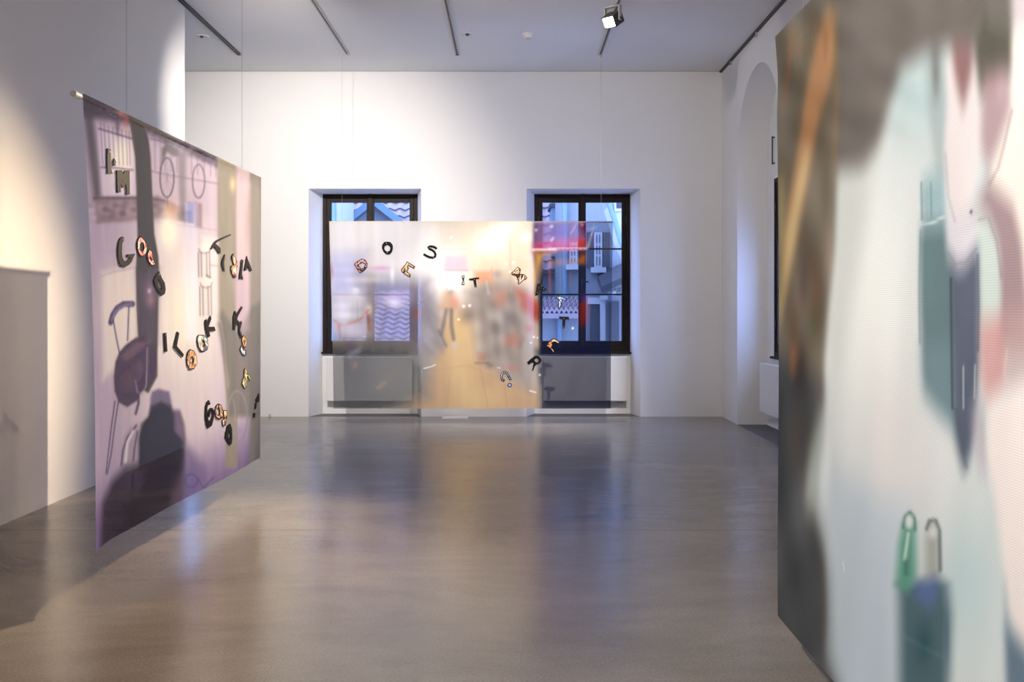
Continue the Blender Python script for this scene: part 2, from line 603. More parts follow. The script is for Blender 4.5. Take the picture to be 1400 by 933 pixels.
# ------------------------------------------------------------------ radiators
def radiator(loc, rz, w, label):
    root = empty('radiator', (0, 0, 0))
    z0, z1 = 0.19, 0.81
    m = MB(); m.box(0, w, 0, 0.022, z0, z1)
    m.build('front_panel', 'radiator_white', root, bevel=0.006)
    m = MB(); m.box(0.004, w - 0.004, 0.085, 0.105, z0, z1 - 0.01)
    m.build('rear_panel', 'radiator_white', root, bevel=0.005)
    m = MB()
    for k in range(24):
        x = 0.02 + k * (w - 0.04) / 23
        m.box(x - 0.002, x + 0.002, 0.024, 0.084, z0 + 0.03, z1 - 0.03)
    m.build('convector_fins', 'radiator_white', root)
    for x in (0.0, w - 0.012):
        q = MB(); q.box(x, x + 0.012, 0.0225, 0.084, z0, z1)
        q.build('side_cover', 'radiator_white', root)
    q = MB()
    for k in range(7):
        q.box(0.013, w - 0.013, 0.026 + k * 0.0085, 0.030 + k * 0.0085, z1 - 0.008, z1)
    q.build('top_grille', 'radiator_white', root)
    for x in (0.12, w - 0.12):
        q = MB(); q.box(x - 0.02, x + 0.02, 0.105, 0.139, z0 + 0.08, z1 - 0.08)
        q.build('wall_bracket', 'radiator_white', root)
    q = MB(); q.cyl((w - 0.05, 0.05, z0 + 0.005), (w - 0.05, 0.05, z0 - 0.03), 0.014, 10)
    q.cyl((w - 0.05, 0.05, z0 - 0.03), (w - 0.05, 0.139, z0 - 0.03), 0.011, 10)
    q.cyl((w - 0.115, 0.05, z0 + 0.005), (w - 0.115, 0.05, z0 - 0.03), 0.014, 10)
    q.cyl((w - 0.115, 0.05, z0 - 0.03), (w - 0.115, 0.139, z0 - 0.03), 0.011, 10)
    q.build('valve', 'vent_metal', root)
    root.location = loc
    root.rotation_euler = (0, 0, rz)
    tag(root, label, 'radiator')
    return root


radiator((-2.60, D + ND - 0.14, 0), 0, 1.20, 'white flat panel radiator in wall niche whose window looks onto a tiled gable')
radiator((0.44, D + ND - 0.14, 0), 0, 1.17, 'white flat panel radiator in wall niche whose window looks onto a house facade')
radiator((XR + AD - 0.14, 12.86, 0), -math.pi / 2, 1.72, 'white flat panel radiator under the window of the arched niche')

# ------------------------------------------------------------------ ceiling tracks and fittings
TRACKS = [(-3.495, 'dark ceiling light track running along the top of the partition wall'),
          (-2.10, 'dark ceiling light track from which the lilac street banner hangs'),
          (-0.70, 'dark ceiling light track with a recessed downlight beside its end'),
          (1.13, 'dark ceiling light track that carries the lit spotlight')]
for x, lab in TRACKS:
    root = empty('lighting_track', (x, 13.0, H))
    ye, ys = 13.0, Y0 + 0.5
    m = MB(); m.box(x - 0.022, x - 0.012, ys, ye, H - 0.024, H); m.box(x + 0.012, x + 0.022, ys, ye, H - 0.024, H)
    m.build('rail', 'track_light' if x > -3 else 'track_dark', root)
    m = MB(); m.box(x - 0.012, x + 0.012, ys, ye, H - 0.018, H)
    m.build('slot', 'track_dark', root)
    m = MB(); m.box(x - 0.023, x + 0.023, ye, ye + 0.03, H - 0.026, H)
    m.build('end_cap', 'track_light' if x in (-2.10, 1.13) else 'track_dark', root)
    tag(root, lab, 'light track', 'ceiling light tracks')


def spotlight(i, light_name, pos, aim, watts, cone, blend, colr, label):
    pos, aim = Vector(pos), Vector(aim)
    root = empty('spotlight', (pos.x, pos.y, H - 0.025))
    d = (aim - pos).normalized()
    up = Vector((0, 0, 1))
    side = d.cross(up).normalized()
    up2 = side.cross(d).normalized()
    rot = Matrix((side, d, up2)).transposed()          # local x=side, y=forward, z=up
    hz = d.copy(); hz.z = 0; hz.normalize()
    rot_y = Matrix((side, hz, up)).transposed()        # yoke stays upright
    m = MB(); m.box(pos.x - 0.018, pos.x + 0.018, pos.y - 0.09, pos.y + 0.09, H - 0.062, H - 0.026)
    m.build('track_adapter', 'lamp_grey', root, bevel=0.003)
    m = MB(); m.cyl((pos.x, pos.y, H - 0.062), (pos.x, pos.y, pos.z + 0.135), 0.011, 10)
    m.build('stem', 'lamp_grey', root)
    m = MB()
    c = pos
    for s in (-1, 1):
        m.obox(c + rot_y @ Vector((s * 0.088, 0, 0.055)), (0.006, 0.020, 0.075), rot_y)
    m.obox(c + rot_y @ Vector((0, 0, 0.128)), (0.094, 0.020, 0.006), rot_y)
    m.build('yoke', 'lamp_grey', root)
    head = MB()
    ln, ww, hh = 0.085, 0.072, 0.060
    for s in (-1, 1):
        head.obox(c + rot @ Vector((s * (ww - 0.004), 0, 0)), (0.004, ln, hh), rot)
        head.obox(c + rot @ Vector((0, 0, s * (hh - 0.004))), (ww - 0.008, ln, 0.004), rot)
    head.obox(c + rot @ Vector((0, -ln + 0.004, 0)), (ww - 0.008, 0.004, hh - 0.008), rot)
    hd = head.build('lamp_head', 'lamp_dark', root)
    q = MB(); q.obox(c + rot @ Vector((0, ln - 0.03, 0)), (ww - 0.010, 0.003, hh - 0.010), rot)
    q.build('lens' if i == 0 else light_name.replace('spot_beam', 'lens'), 'lamp_lens', hd)
    for s in (-1, 1):
        q = MB(); q.cyl(c + side * s * 0.073, c + side * s * 0.100, 0.014, 12)
        q.build('pivot_knob', 'lamp_dark', root)
    ld = bpy.data.lights.new(light_name, 'SPOT')
    ld.energy = watts
    ld.color = colr
    ld.spot_size = math.radians(cone)
    ld.spot_blend = blend
    ld.shadow_soft_size = 0.035
    lo = bpy.data.objects.new(light_name, ld)
    COL.objects.link(lo)
    lo.parent = root
    lo.location = (pos + d * (ln + 0.02)) - root.location
    lo.rotation_euler = d.to_track_quat('-Z', 'Y').to_euler()
    tag(root, label, 'spotlight', 'track spotlights')


SPOT_LABELS = ['lit grey spotlight on the ceiling track tilted toward the lilac banner',
               'grey track spotlight aimed at the banner before the windows',
               'grey track spotlight washing the wall beside the windows',
               'grey track spotlight aimed at the large pale banner',
               'added grey track spotlight filling the upper wall above the windows']
for i, (s, lab) in enumerate(zip(SPOTS, SPOT_LABELS)):
    spotlight(i, *s, lab)


def ceiling_disc(name, x, y, label, cat, style):
    root = empty(name, (x, y, H))
    if style == 'smoke':
        m = MB(); m.cyl((x, y, H), (x, y, H - 0.018), 0.068, 28)
        m.build('base', 'plastic_white', root, smooth=False)
        m = MB(); m.cyl((x, y, H - 0.018), (x, y, H - 0.050), 0.055, 28, 0.047)
        m.build('housing', 'plastic_white', root)
        m = MB(); m.cyl((x, y, H - 0.050), (x, y, H - 0.062), 0.026, 20, 0.020)
        m.build('sensor', 'vent_metal', root)
    else:
        m = MB()
        n = 28
        vs = []
        for r, z in ((0.085, H), (0.082, H - 0.007), (0.050, H - 0.007), (0.040, H - 0.001)):
            for i in range(n):
                t = 2 * math.pi * i / n
                vs.append((x + r * math.cos(t), y + r * math.sin(t), z))
        fs = [(k * n + i, k * n + (i + 1) % n, (k + 1) * n + (i + 1) % n, (k + 1) * n + i) for k in range(3) for i in range(n)]
        m.add(vs, fs)
        m.build('trim_ring', 'plastic_white', root)
        m = MB(); m.cyl((x, y, H), (x, y, H - 0.022), 0.022, 16, 0.016)
        m.build('nozzle', 'lamp_dark', root)
    tag(root, label, cat)


ceiling_disc('smoke_detector', 0.19, 12.1, 'small white round smoke detector on the ceiling', 'smoke detector', 'smoke')
ceiling_disc('ceiling_sprinkler', -0.53, 12.1, 'recessed round ceiling fitting with dark centre between smoke detector and track', 'ceiling fitting', 'disc')
ceiling_disc('ceiling_sprinkler', -3.72, 12.2, 'recessed round ceiling fitting with dark centre beyond the partition wall', 'ceiling fitting', 'disc')

for y_, zz, lab in ((11.95, 0.055, 'small dark picture hook on ceiling edge above arched niche'), (13.35, 0.05, 'small dark picture hook on ceiling edge close to wall corner')):
    m = MB(); m.box(XR - 0.030, XR - 0.010, y_ - 0.012, y_ + 0.012, H - 0.022 - zz, H - 0.022)
    m.box(XR - 0.042, XR - 0.030, y_ - 0.012, y_ + 0.012, H - 0.022 - zz, H - 0.014 - zz)
    tag(m.build('picture_hook', 'vent_metal'), lab, 'hook')

# white floor box at the foot of the wall between the niches
m = MB()
m.prism([(-0.95, 13.73, 0), (-0.60, 13.73, 0), (-0.605, 13.735, 0.014), (-0.945, 13.735, 0.014)], (0, 0.22, 0))
tag(m.build('floor_box', 'plastic_white'), 'flat white plate on floor at wall foot between window niches', 'floor plate')
m = MB(); m.cyl((-3.33, D - 0.02, 0), (-3.33, D - 0.02, 0.028), 0.018, 12)
m.cyl((-3.33, D - 0.02, 0.028), (-3.33, D - 0.02, 0.036), 0.012, 12)
tag(m.build('cable_outlet', 'vent_metal'), 'tiny grey cable outlet on floor at foot of white wall', 'cable outlet')


# ================================================================== BANNERS
class Paint:
    """evaluates a soft-edged print at given photo coordinates of the flat cloth"""
    def __init__(self, x, y, base, alpha):
        self.x, self.y = x.astype(float), y.astype(float)
        self.c = np.tile(np.array(base, float), (x.size, 1))
        self.a = np.full(x.size, float(alpha))
        self.sk = 1.0
        self.lk = 1.0

    def put(self, w, col, k=1.0, a=None):
        w = np.clip(w * k, 0, 1)
        self.c = self.c * (1 - w[:, None]) + np.array(col, float)[None, :] * w[:, None]
        if a is not None:
            self.a = self.a * (1 - w) + a * w
        return self

    def blob(self, cx, cy, rx, ry, col, k=1.0, ang=0.0, a=None, p=2.0):
        t = math.radians(ang)
        dx, dy = self.x - cx, self.y - cy
        u = (dx * math.cos(t) + dy * math.sin(t)) / rx
        v = (-dx * math.sin(t) + dy * math.cos(t)) / ry
        return self.put(np.exp(-np.power(u * u + v * v, p / 2)), col, k, a)

    def poly(self, pts, col, k=1.0, soft=2.0, a=None):
        pts = np.array(pts, float)
        x, y = self.x, self.y
        inside = np.zeros(x.size, bool)
        dist = np.full(x.size, 1e9)
        n = len(pts)
        for i in range(n):
            x1, y1 = pts[i]; x2, y2 = pts[(i + 1) % n]
            cond = ((y1 > y) != (y2 > y))
            with np.errstate(divide='ignore', invalid='ignore'):
                xi = (x2 - x1) * (y - y1) / (y2 - y1 if y2 != y1 else 1e-9) + x1
            inside ^= cond & (x < xi)
            dist = np.minimum(dist, self._seg(x1, y1, x2, y2))
        sd = np.where(inside, dist, -dist)
        soft = soft * self.sk
        w = np.clip(sd / (2 * soft) + 0.5, 0, 1)
        w = w * w * (3 - 2 * w)
        return self.put(w, col, k, a)

    def _seg(self, x1, y1, x2, y2):
        dx, dy = x2 - x1, y2 - y1
        L = dx * dx + dy * dy + 1e-9
        t = np.clip(((self.x - x1) * dx + (self.y - y1) * dy) / L, 0, 1)
        return np.hypot(self.x - x1 - t * dx, self.y - y1 - t * dy)

    def line(self, pts, width, col, k=1.0, soft=0.8, a=None):
        d = np.full(self.x.size, 1e9)
        for (x1, y1), (x2, y2) in zip(pts[:-1], pts[1:]):
            d = np.minimum(d, self._seg(x1, y1, x2, y2))
        soft = soft * self.lk
        w = np.clip((width / 2 - d) / (2 * soft) + 0.5, 0, 1)
        return self.put(w, col, k, a)

    def ring(self, cx, cy, rx, ry, width, col, k=1.0, a=None):
        pts = [(cx + rx * math.cos(t), cy + ry * math.sin(t)) for t in np.linspace(0, 2 * math.pi, 29)]
        return self.line(pts, width, col, k, 0.7, a)

    def mottle(self, sx, sy, amp, region=None, seed=1):
        r = np.random.RandomState(seed)
        s = np.zeros(self.x.size)
        for i in range(9):
            fx, fy = r.normal(0, 1 / sx), r.normal(0, 1 / sy)
            s += np.sin(self.x * fx + self.y * fy + r.uniform(0, 6.28))
        s = s / 3.0 * amp
        if region is not None:
            s = s * region(self.x, self.y)
        self.c = np.clip(self.c + s[:, None], 0, 255)
        return self


def ell(cx, cy, rx, ry, n=20):
    return [(cx + rx * math.cos(2 * math.pi * i / n), cy + ry * math.sin(2 * math.pi * i / n)) for i in range(n)]


def sm(x, a, b):
    t = np.clip((x - a) / (b - a), 0, 1)
    return t * t * (3 - 2 * t)


def paint_lilac(x, y):
    p = Paint(x, y, (184, 170, 196), 0.92)
    p.sk = 1.35
    # broad light
    p.blob(250, 440, 62, 150, (252, 244, 238), 1.0)
    p.blob(165, 430, 40, 60, (236, 226, 228), 0.75)
    p.blob(240, 560, 55, 70, (226, 214, 226), 0.7)
    p.poly([(130, 372), (180, 365), (186, 480), (130, 520)], (238, 228, 226), 0.75, 6)
    p.line([(128, 378), (150, 372), (184, 366)], 1.5, (170, 160, 185), 0.7)
    # lower right fades to violet
    w = sm(y - (x - 250) * (-0.35), 590, 690)
    p.put(w, (122, 104, 150), 0.85, 0.88)
    # top: pale fence boards between dark rails
    p.poly([(100, 100), (357, 232), (357, 256), (290, 226), (180, 170), (100, 158)], (92, 84, 98), 0.92, 5, 0.88)
    p.mottle(5, 3, 18, lambda X, Y: np.exp(-((Y - 128 - (X - 113) * 0.51) / 16) ** 2), 12)
    p.poly([(132, 172), (180, 190), (184, 268), (130, 268)], (214, 200, 226), 0.9, 3)
    p.poly([(205, 195), (300, 235), (300, 300), (206, 268)], (200, 186, 206), 0.85, 4)
    p.blob(165, 215, 17, 34, (255, 248, 244), 1.0)
    p.poly([(110, 120), (124, 128), (133, 270), (122, 275)], (92, 88, 96), 0.75, 4, 0.88)
    for i, xx in enumerate((136, 141, 147, 153, 160, 166, 172, 176)):
        p.line([(xx, 168 + (xx - 136) * 0.3), (xx + 1, 226)], 1.0, (112, 96, 130), 0.75, 0.5)
    p.line([(133, 176), (180, 190)], 1.8, (92, 76, 120), 0.9)
    p.line([(134, 229), (158, 230), (181, 233)], 1.6, (98, 82, 132), 0.9)
    for xx in (212, 219, 226, 234, 242, 262, 270, 279, 288, 295):
        p.line([(xx, 180 + (xx - 212) * 0.5), (xx, 232 + (xx - 212) * 0.12)], 0.9, (120, 106, 132), 0.6, 0.5)
    p.line([(206, 234), (222, 238), (300, 252)], 1.3, (120, 108, 130), 0.7)
    p.line([(206, 190), (222, 194), (245, 208)], 1.5, (98, 86, 112), 0.7)
    for yy, k in ((133, 0.6), (144, 0.7), (152, 0.5)):
        p.line([(114, yy), (150, yy + 4), (172, yy + 12)], 2.6, (80, 72, 92), k, 1.2)
    p.blob(166, 154, 7, 6, (206, 150, 140), 0.8)
    p.blob(172, 166, 5, 12, (190, 120, 115), 0.55)
    p.blob(160, 172, 4, 14, (70, 60, 80), 0.5)
    # shrub and verge behind the trunk
    p.poly([(122, 270), (216, 268), (262, 290), (262, 304), (216, 300), (124, 306)], (148, 130, 142), 0.9, 2.5, 0.88)
    p.line([(122, 271), (186, 271)], 3.0, (98, 90, 104), 0.8, 1.2)
    p.line([(205, 272), (226, 275)], 2.5, (110, 100, 112), 0.7)
    p.mottle(4, 3, 16, lambda X, Y: (np.exp(-((Y - 288) / 12) ** 2) * (X < 262)), 3)
    p.line([(124, 307), (220, 304), (300, 316)], 1.4, (176, 164, 188), 0.7)
    p.line([(124, 345), (180, 341)], 1.2, (176, 166, 196), 0.5)
    # bicycles
    p.poly([(221, 203), (229, 197), (240, 203), (246, 213), (238, 214), (228, 208), (221, 224)], (110, 104, 108), 0.85, 2)
    p.ring(228.5, 243, 9.5, 27, 1.8, (96, 90, 98), 0.95)
    p.ring(271.5, 248, 8.3, 23, 1.7, (112, 106, 112), 0.85)
    for t in range(6):
        an = t * math.pi / 6
        p.line([(228.5 - 8 * math.cos(an), 243 - 24 * math.sin(an)), (228.5 + 8 * math.cos(an), 243 + 24 * math.sin(an))], 0.6, (130, 122, 136), 0.5, 0.4)
    p.poly([(243, 205), (254, 210), (254, 305), (246, 300)], (124, 114, 122), 0.62, 3, 0.86)
    p.line([(229, 270), (230, 285)], 1.5, (100, 94, 100), 0.8)
    p.poly([(256, 276), (265, 278), (266, 306), (257, 305)], (128, 128, 146), 0.6, 1)
    p.poly([(266, 276), (276, 279), (276, 312), (267, 310)], (160, 140, 150), 0.7, 1.5)
    # street lamp glow
    p.blob(234, 291, 8, 14, (214, 150, 110), 0.75)
    p.blob(231, 317, 14, 28, (255, 252, 246), 1.0)
    p.blob(231, 317, 7, 14, (255, 255, 252), 1.0)
    # tree trunk
    tr = (92, 89, 86)
    p.poly([(175, 152), (188, 160), (197, 172), (203, 190), (206, 215), (208.5, 270), (211, 320), (217, 352), (218, 375), (217, 420), (216, 480), (216, 515), (203, 538), (188, 530), (189, 490), (185, 420), (184, 368), (187, 330), (186, 270), (184, 215), (179, 180)], tr, 1.0, 1.3, 0.82)
    p.poly([(176, 150), (240, 186), (240, 196), (205, 178), (188, 168)], (104, 98, 92), 0.75, 3, 0.85)
    p.poly([(185, 372), (218, 366), (216, 470), (188, 470)], (112, 100, 120), 0.55, 5, 0.86)
    p.blob(205, 398, 9, 16, (150, 128, 150), 0.7)
    p.blob(206, 412, 6, 9, (178, 140, 150), 0.6)
    p.blob(204, 398, 2.5, 3, (220, 205, 225), 0.8)
    p.poly([(197, 330), (202, 340), (206, 365), (198, 352)], (150, 132, 156), 0.45, 3)
    # pale columns on the right
    p.poly([(297, 205), (324, 220), (324, 640), (306, 640), (309, 560), (302, 470), (297, 440)], (150, 144, 132), 0.9, 1.6, 0.85)
    p.poly([(323, 215), (343, 228), (345, 560), (323, 560)], (196, 178, 186), 0.85, 2.5, 0.88)
    p.poly([(342, 225), (360, 236), (360, 640), (342, 640)], (144, 138, 130), 0.9, 2.5, 0.85)
    p.blob(318, 252, 4, 10, (222, 206, 170), 0.7)
    p.blob(340, 300, 5, 40, (160, 146, 140), 0.5)
    p.poly([(296, 432), (303, 425), (324, 455), (345, 420), (360, 410), (360, 570), (309, 570), (312, 520), (303, 480)], (122, 118, 116), 0.85, 4, 0.80)
    p.poly([(318, 385), (326, 360), (340, 390), (340, 450), (330, 460)], (190, 170, 190), 0.6, 5)
    p.line([(301, 440), (306, 470), (308, 500), (311, 530)], 2, (176, 160, 172), 0.6, 1.2)
    p.ring(324, 570, 14.5, 35, 3.5, (156, 148, 158), 0.55)
    p.blob(323, 590, 9, 8, (160, 150, 168), 0.5)
    p.line([(318, 545), (321, 562), (320, 575)], 1.2, (190, 184, 186), 0.6)
    # bar stools in line
    p.poly([(275, 322), (297, 326), (299, 440), (276, 446)], (236, 226, 228), 0.7, 3)
    for cx, cy in ((279.5, 339), (281.5, 386)):
        p.poly(ell(cx, cy, 8, 7), (240, 232, 236), 0.6, 1.5)
        p.line([(cx - 8, cy + 1), (cx - 6, cy + 6), (cx, cy + 8), (cx + 6, cy + 6), (cx + 8, cy)], 1.0, (110, 100, 120), 0.8, 0.4)
        for dx in (-8.5, -4.5, 2.5, 6.5):
            p.line([(cx + dx, cy + 6), (cx + dx + 0.6, cy + (46 if cy > 360 else 40))], 0.9, (92, 82, 100), 0.85, 0.4)
    p.line([(282, 377), (287, 380)], 2, (110, 104, 110), 0.8)
    p.line([(288, 363), (296, 364)], 1.6, (150, 140, 160), 0.7)
    # chair
    p.line([(143.5, 441), (147, 431), (154, 422), (165, 416), (178.5, 416)], 8.0, (92, 82, 118), 0.95, 0.8)
    p.line([(146, 438), (150, 428), (158, 421), (168, 417), (177, 416.5)], 4.0, (150, 140, 176), 0.8, 1.2)
    p.line([(148, 438), (153, 462), (158, 482)], 1.7, (78, 66, 104), 0.95)
    p.line([(173, 420), (172, 440), (171, 466)], 1.7, (84, 72, 108), 0.95)
    p.poly([(149.5, 515), (152, 495), (158, 482), (168, 472), (184, 462), (198, 462), (214, 486), (214.5, 510), (203, 528), (191, 538), (186, 548), (171, 557), (158, 550), (151, 535)], (92, 78, 96), 1.0, 1.6, 0.84)
    p.poly([(158, 488), (185, 468), (206, 467), (190, 480), (170, 495)], (140, 116, 128), 0.7, 4)
    p.blob(172, 522, 14, 20, (118, 98, 108), 0.6)
    p.blob(190, 502, 10, 14, (122, 104, 122), 0.6)
    p.line([(155, 504), (172, 496), (192, 484)], 2, (70, 58, 76), 0.5, 1.5)
    p.line([(201, 476), (200.5, 505), (199.5, 528)], 1.6, (196, 184, 206), 0.8)
    p.line([(199.5, 528), (193, 540), (187, 538), (183, 520)], 2.0, (180, 168, 190), 0.7)
    p.line([(188, 540), (188, 552), (184, 566)], 4.0, (90, 80, 100), 0.8)
    for dx in (0, 5.5):
        p.line([(152 + dx, 549), (147 + dx, 580), (142 + dx, 620), (139 + dx * 0.5, 648)], 1.7, (82, 70, 104), 0.9)
    # glass vase and seated dark figure
    p.poly([(206, 545), (208, 536), (218, 532), (233, 536), (236, 552), (236, 575), (205, 575)], (128, 116, 146), 0.95, 2.2, 0.86)
    dk = (68, 66, 68)
    p.poly([(207, 556), (222, 550), (235, 556), (238, 562), (247, 563), (252, 580), (254, 600), (253, 640), (250, 680), (244, 705), (160, 740), (168, 690), (178, 660), (189, 640), (188, 600), (193, 580), (203, 570)], dk, 1.0, 3, 0.80)
    p.poly([(238, 560), (246, 560), (253, 585), (253, 605), (240, 590)], (150, 128, 162), 0.75, 3)
    p.poly([(165, 640), (163, 620), (166, 600), (176, 585), (188, 578), (188, 625), (184, 642)], (170, 158, 180), 0.8, 2.5)
    p.line([(185, 582), (172, 598), (166, 616), (164, 636)], 2.0, (78, 66, 96), 0.85)
    p.line([(180, 590), (172, 606), (170, 632)], 4.0, (232, 224, 236), 0.85, 1.2)
    p.line([(187, 590), (183, 610), (181, 630)], 2.5, (90, 80, 100), 0.7)
    p.poly([(134, 690), (150, 660), (168, 640), (200, 632), (252, 620), (252, 690), (238, 700), (134, 760)], (66, 60, 66), 0.85, 8, 0.80)
    p.poly([(165, 650), (178, 644), (200, 640), (190, 665), (178, 690)], (104, 90, 116), 0.6, 6)
    p.line([(203, 652), (190, 668), (182, 684)], 1.3, (128, 114, 142), 0.6)
    p.line([(180, 650), (180, 720)], 3, (48, 44, 50), 0.5, 1.5)
    p.poly([(244, 655), (253, 640), (254, 680), (232, 705)], (124, 100, 122), 0.6, 5)
    p.poly([(254, 605), (280, 640), (276, 672), (254, 685)], (112, 96, 140), 0.55, 7)
    p.ring(262, 658, 8, 9, 2.5, (98, 84, 126), 0.6)
    p.line([(272, 656), (277, 668), (290, 654)], 1.6, (88, 76, 120), 0.6)
    p.mottle(3, 40, 2.5, None, 8)
    lum = (p.c @ np.array([0.3, 0.6, 0.1])) / 255.0
    p.a = 0.79 + 0.155 * sm(lum, 0.25, 0.75)
    return p.c, p.a


def paint_room(x, y):
    """banner before the windows: blurred warm interior"""
    p = Paint(x, y, (206, 190, 172), 0.80)
    p.sk = 1.7
    p.poly([(440, 290), (650, 290), (650, 400), (440, 400)], (240, 234, 228), 1.0, 20, 0.93)
    p.poly([(450, 296), (580, 296), (575, 360), (450, 345)], (230, 227, 228), 0.8, 12, 0.95)
    p.blob(600, 375, 45, 40, (255, 252, 246), 1.0, a=0.95)
    p.poly([(618, 296), (735, 296), (735, 390), (640, 385)], (230, 212, 186), 0.9, 12, 0.92)
    p.poly([(600, 296), (660, 296), (650, 330), (600, 345)], (222, 208, 190), 0.7, 8)
    p.blob(672, 333, 22, 16, (255, 250, 236), 1.0, -30, 0.95)
    p.blob(690, 312, 30, 12, (255, 248, 230), 0.9, -25, 0.95)
    p.blob(718, 324, 9, 8, (255, 250, 232), 0.9)
    # tan floor
    p.poly([(560, 560), (580, 500), (605, 440), (640, 420), (645, 480), (700, 520), (735, 535), (738, 565), (560, 565)], (206, 168, 122), 0.95, 9, 0.80)
    p.poly([(615, 425), (648, 445), (650, 560), (615, 520)], (232, 198, 138), 0.8, 9)
    p.blob(640, 545, 26, 20, (232, 200, 140), 0.7)
    p.blob(672, 545, 22, 16, (230, 196, 138), 0.6)
    p.blob(575, 540, 25, 22, (196, 160, 130), 0.6)
    p.line([(652, 480), (660, 520), (668, 560)], 1.0, (170, 136, 100), 0.5)
    p.line([(688, 500), (690, 530), (694, 560)], 1.0, (170, 136, 100), 0.5)
    p.line([(575, 510), (640, 500), (730, 540)], 1.0, (180, 146, 112), 0.4)
    p.line([(615, 512), (610, 560)], 1.0, (176, 140, 110), 0.5)
    # grey crowd
    p.poly([(640, 400), (660, 382), (690, 380), (715, 400), (722, 440), (722, 530), (700, 515), (660, 490), (650, 440)], (146, 134, 119), 0.9, 10, 0.72)
    p.poly([(572, 400), (590, 405), (598, 440), (600, 470), (590, 500), (572, 520)], (160, 156, 152), 0.8, 8, 0.70)
    p.poly([(655, 350), (720, 350), (722, 380), (660, 385)], (230, 208, 178), 0.7, 8)
    p.line([(697, 330), (699, 400)], 1.2, (200, 176, 150), 0.6)
    p.poly([(648, 371), (672, 371), (672, 387), (650, 388)], (228, 156, 112), 0.7, 2.5)
    p.line([(672, 366), (674, 392)], 2, (226, 150, 110), 0.6)
    p.poly([(676, 398), (692, 398), (692, 418), (678, 420)], (205, 128, 98), 0.65, 5)
    p.poly([(705, 395), (722, 402), (742, 418), (744, 442), (728, 436), (712, 420)], (190, 88, 64), 0.85, 5, 0.75)
    p.poly([(690, 462), (704, 454), (712, 466), (704, 476), (688, 470)], (200, 112, 84), 0.65, 5)
    p.blob(700, 503, 8, 5, (190, 110, 96), 0.6)
    p.blob(724, 450, 6, 6, (196, 100, 80), 0.6)
    p.blob(680, 375, 8, 6, (150, 140, 140), 0.6)
    p.blob(690, 440, 20, 20, (152, 146, 140), 0.5)
    p.line([(665, 385), (668, 402)], 3, (226, 222, 214), 0.5, 1.5)
    # walking figure and luggage
    p.poly([(606, 400), (614, 396), (622, 402), (626, 420), (618, 428), (600, 424)], (206, 170, 140), 0.9, 4)
    p.blob(622, 415, 6, 9, (220, 150, 124), 0.7)
    p.blob(616, 396, 5, 6, (140, 130, 126), 0.7)
    p.line([(610, 424), (606, 445), (603, 458)], 5, (118, 108, 104), 0.75, 1.8)
    p.line([(617, 424), (617, 445), (620, 464)], 5, (112, 104, 102), 0.75, 1.8)
    p.poly([(588, 450), (600, 455), (610, 472), (604, 482), (590, 466)], (120, 118, 120), 0.6, 4)
    p.line([(600, 452), (610, 474)], 3, (110, 106, 106), 0.7)
    p.blob(622, 473, 5, 4, (196, 196, 190), 0.7)
    p.blob(640, 432, 10, 10, (120, 112, 104), 0.6)
    p.line([(650, 497), (668, 497)], 2, (110, 96, 84), 0.7)
    p.blob(670, 500, 6, 4, (110, 100, 98), 0.6)
    p.poly([(655, 482), (665, 484), (664, 496), (654, 494)], (190, 130, 104), 0.6, 2)
    # screen on the far wall
    p.poly([(608, 349), (639, 349), (639, 370), (605, 370)], (200, 184, 200), 0.65, 2.5)
    p.blob(622, 364, 14, 4, (232, 196, 210), 0.8)
    p.line([(605, 342), (640, 341)], 1.6, (200, 190, 196), 0.6)
    p.line([(608, 370), (640, 370)], 2, (176, 150, 160), 0.7)
    p.poly([(612, 386), (626, 386), (626, 396), (612, 398)], (246, 244, 240), 0.9, 1.5)
    # left: bluish shop front, lights
    p.poly([(450, 352), (500, 345), (500, 405), (450, 405)], (200, 192, 212), 0.75, 10, 0.72)
    p.poly([(508, 385), (585, 385), (590, 480), (508, 470)], (124, 116, 138), 0.8, 14, 0.46)
    p.blob(520, 367, 16, 2.5, (232, 170, 214), 0.85, 0, 0.92)
    p.blob(505, 383, 26, 5, (232, 222, 212), 0.6, 0, 0.9)
    p.blob(470, 425, 22, 16, (250, 246, 250), 1.0, 0, 0.93)
    p.blob(536, 374, 3, 12, (255, 255, 255), 0.9, 0, 0.95)
    p.blob(538, 413, 14, 9, (250, 244, 255), 1.0, 10, 0.92)
    p.blob(545, 405, 22, 10, (206, 190, 236), 0.7, 0, 0.75)
    p.blob(485, 398, 5, 4, (255, 255, 248), 0.9)
    p.blob(503, 423, 5, 7, (255, 244, 226), 0.85, 0, 0.9)
    p.line([(452, 438), (466, 446), (490, 438), (503, 424)], 2.2, (224, 120, 84), 0.75, 1.2)
    p.line([(460, 446), (462, 464)], 4, (206, 100, 70), 0.75, 1.5)
    p.line([(502, 432), (504, 452)], 4, (190, 104, 90), 0.7, 1.5)
    p.blob(570, 430, 4, 5, (214, 100, 70), 0.75)
    p.blob(452, 372, 2, 10, (200, 110, 96), 0.6)
    p.blob(480, 453, 20, 10, (238, 230, 240), 0.85, 0, 0.88)
    p.line([(487, 408), (487, 436)], 2, (150, 200, 180), 0.6)
    # grey lower left
    p.poly([(440, 468), (560, 474), (584, 505), (582, 540), (520, 570), (440, 580)], (100, 104, 102), 0.95, 12, 0.66)
    p.blob(475, 475, 8, 8, (130, 110, 130), 0.6)
    p.poly([(470, 485), (478, 480), (492, 474), (490, 482), (474, 492)], (190, 190, 196), 0.6, 2)
    p.blob(483, 500, 6, 9, (168, 136, 112), 0.7)
    p.blob(520, 527, 12, 4, (182, 150, 118), 0.7, -35)
    p.blob(535, 512, 8, 3, (170, 146, 122), 0.5, -30)
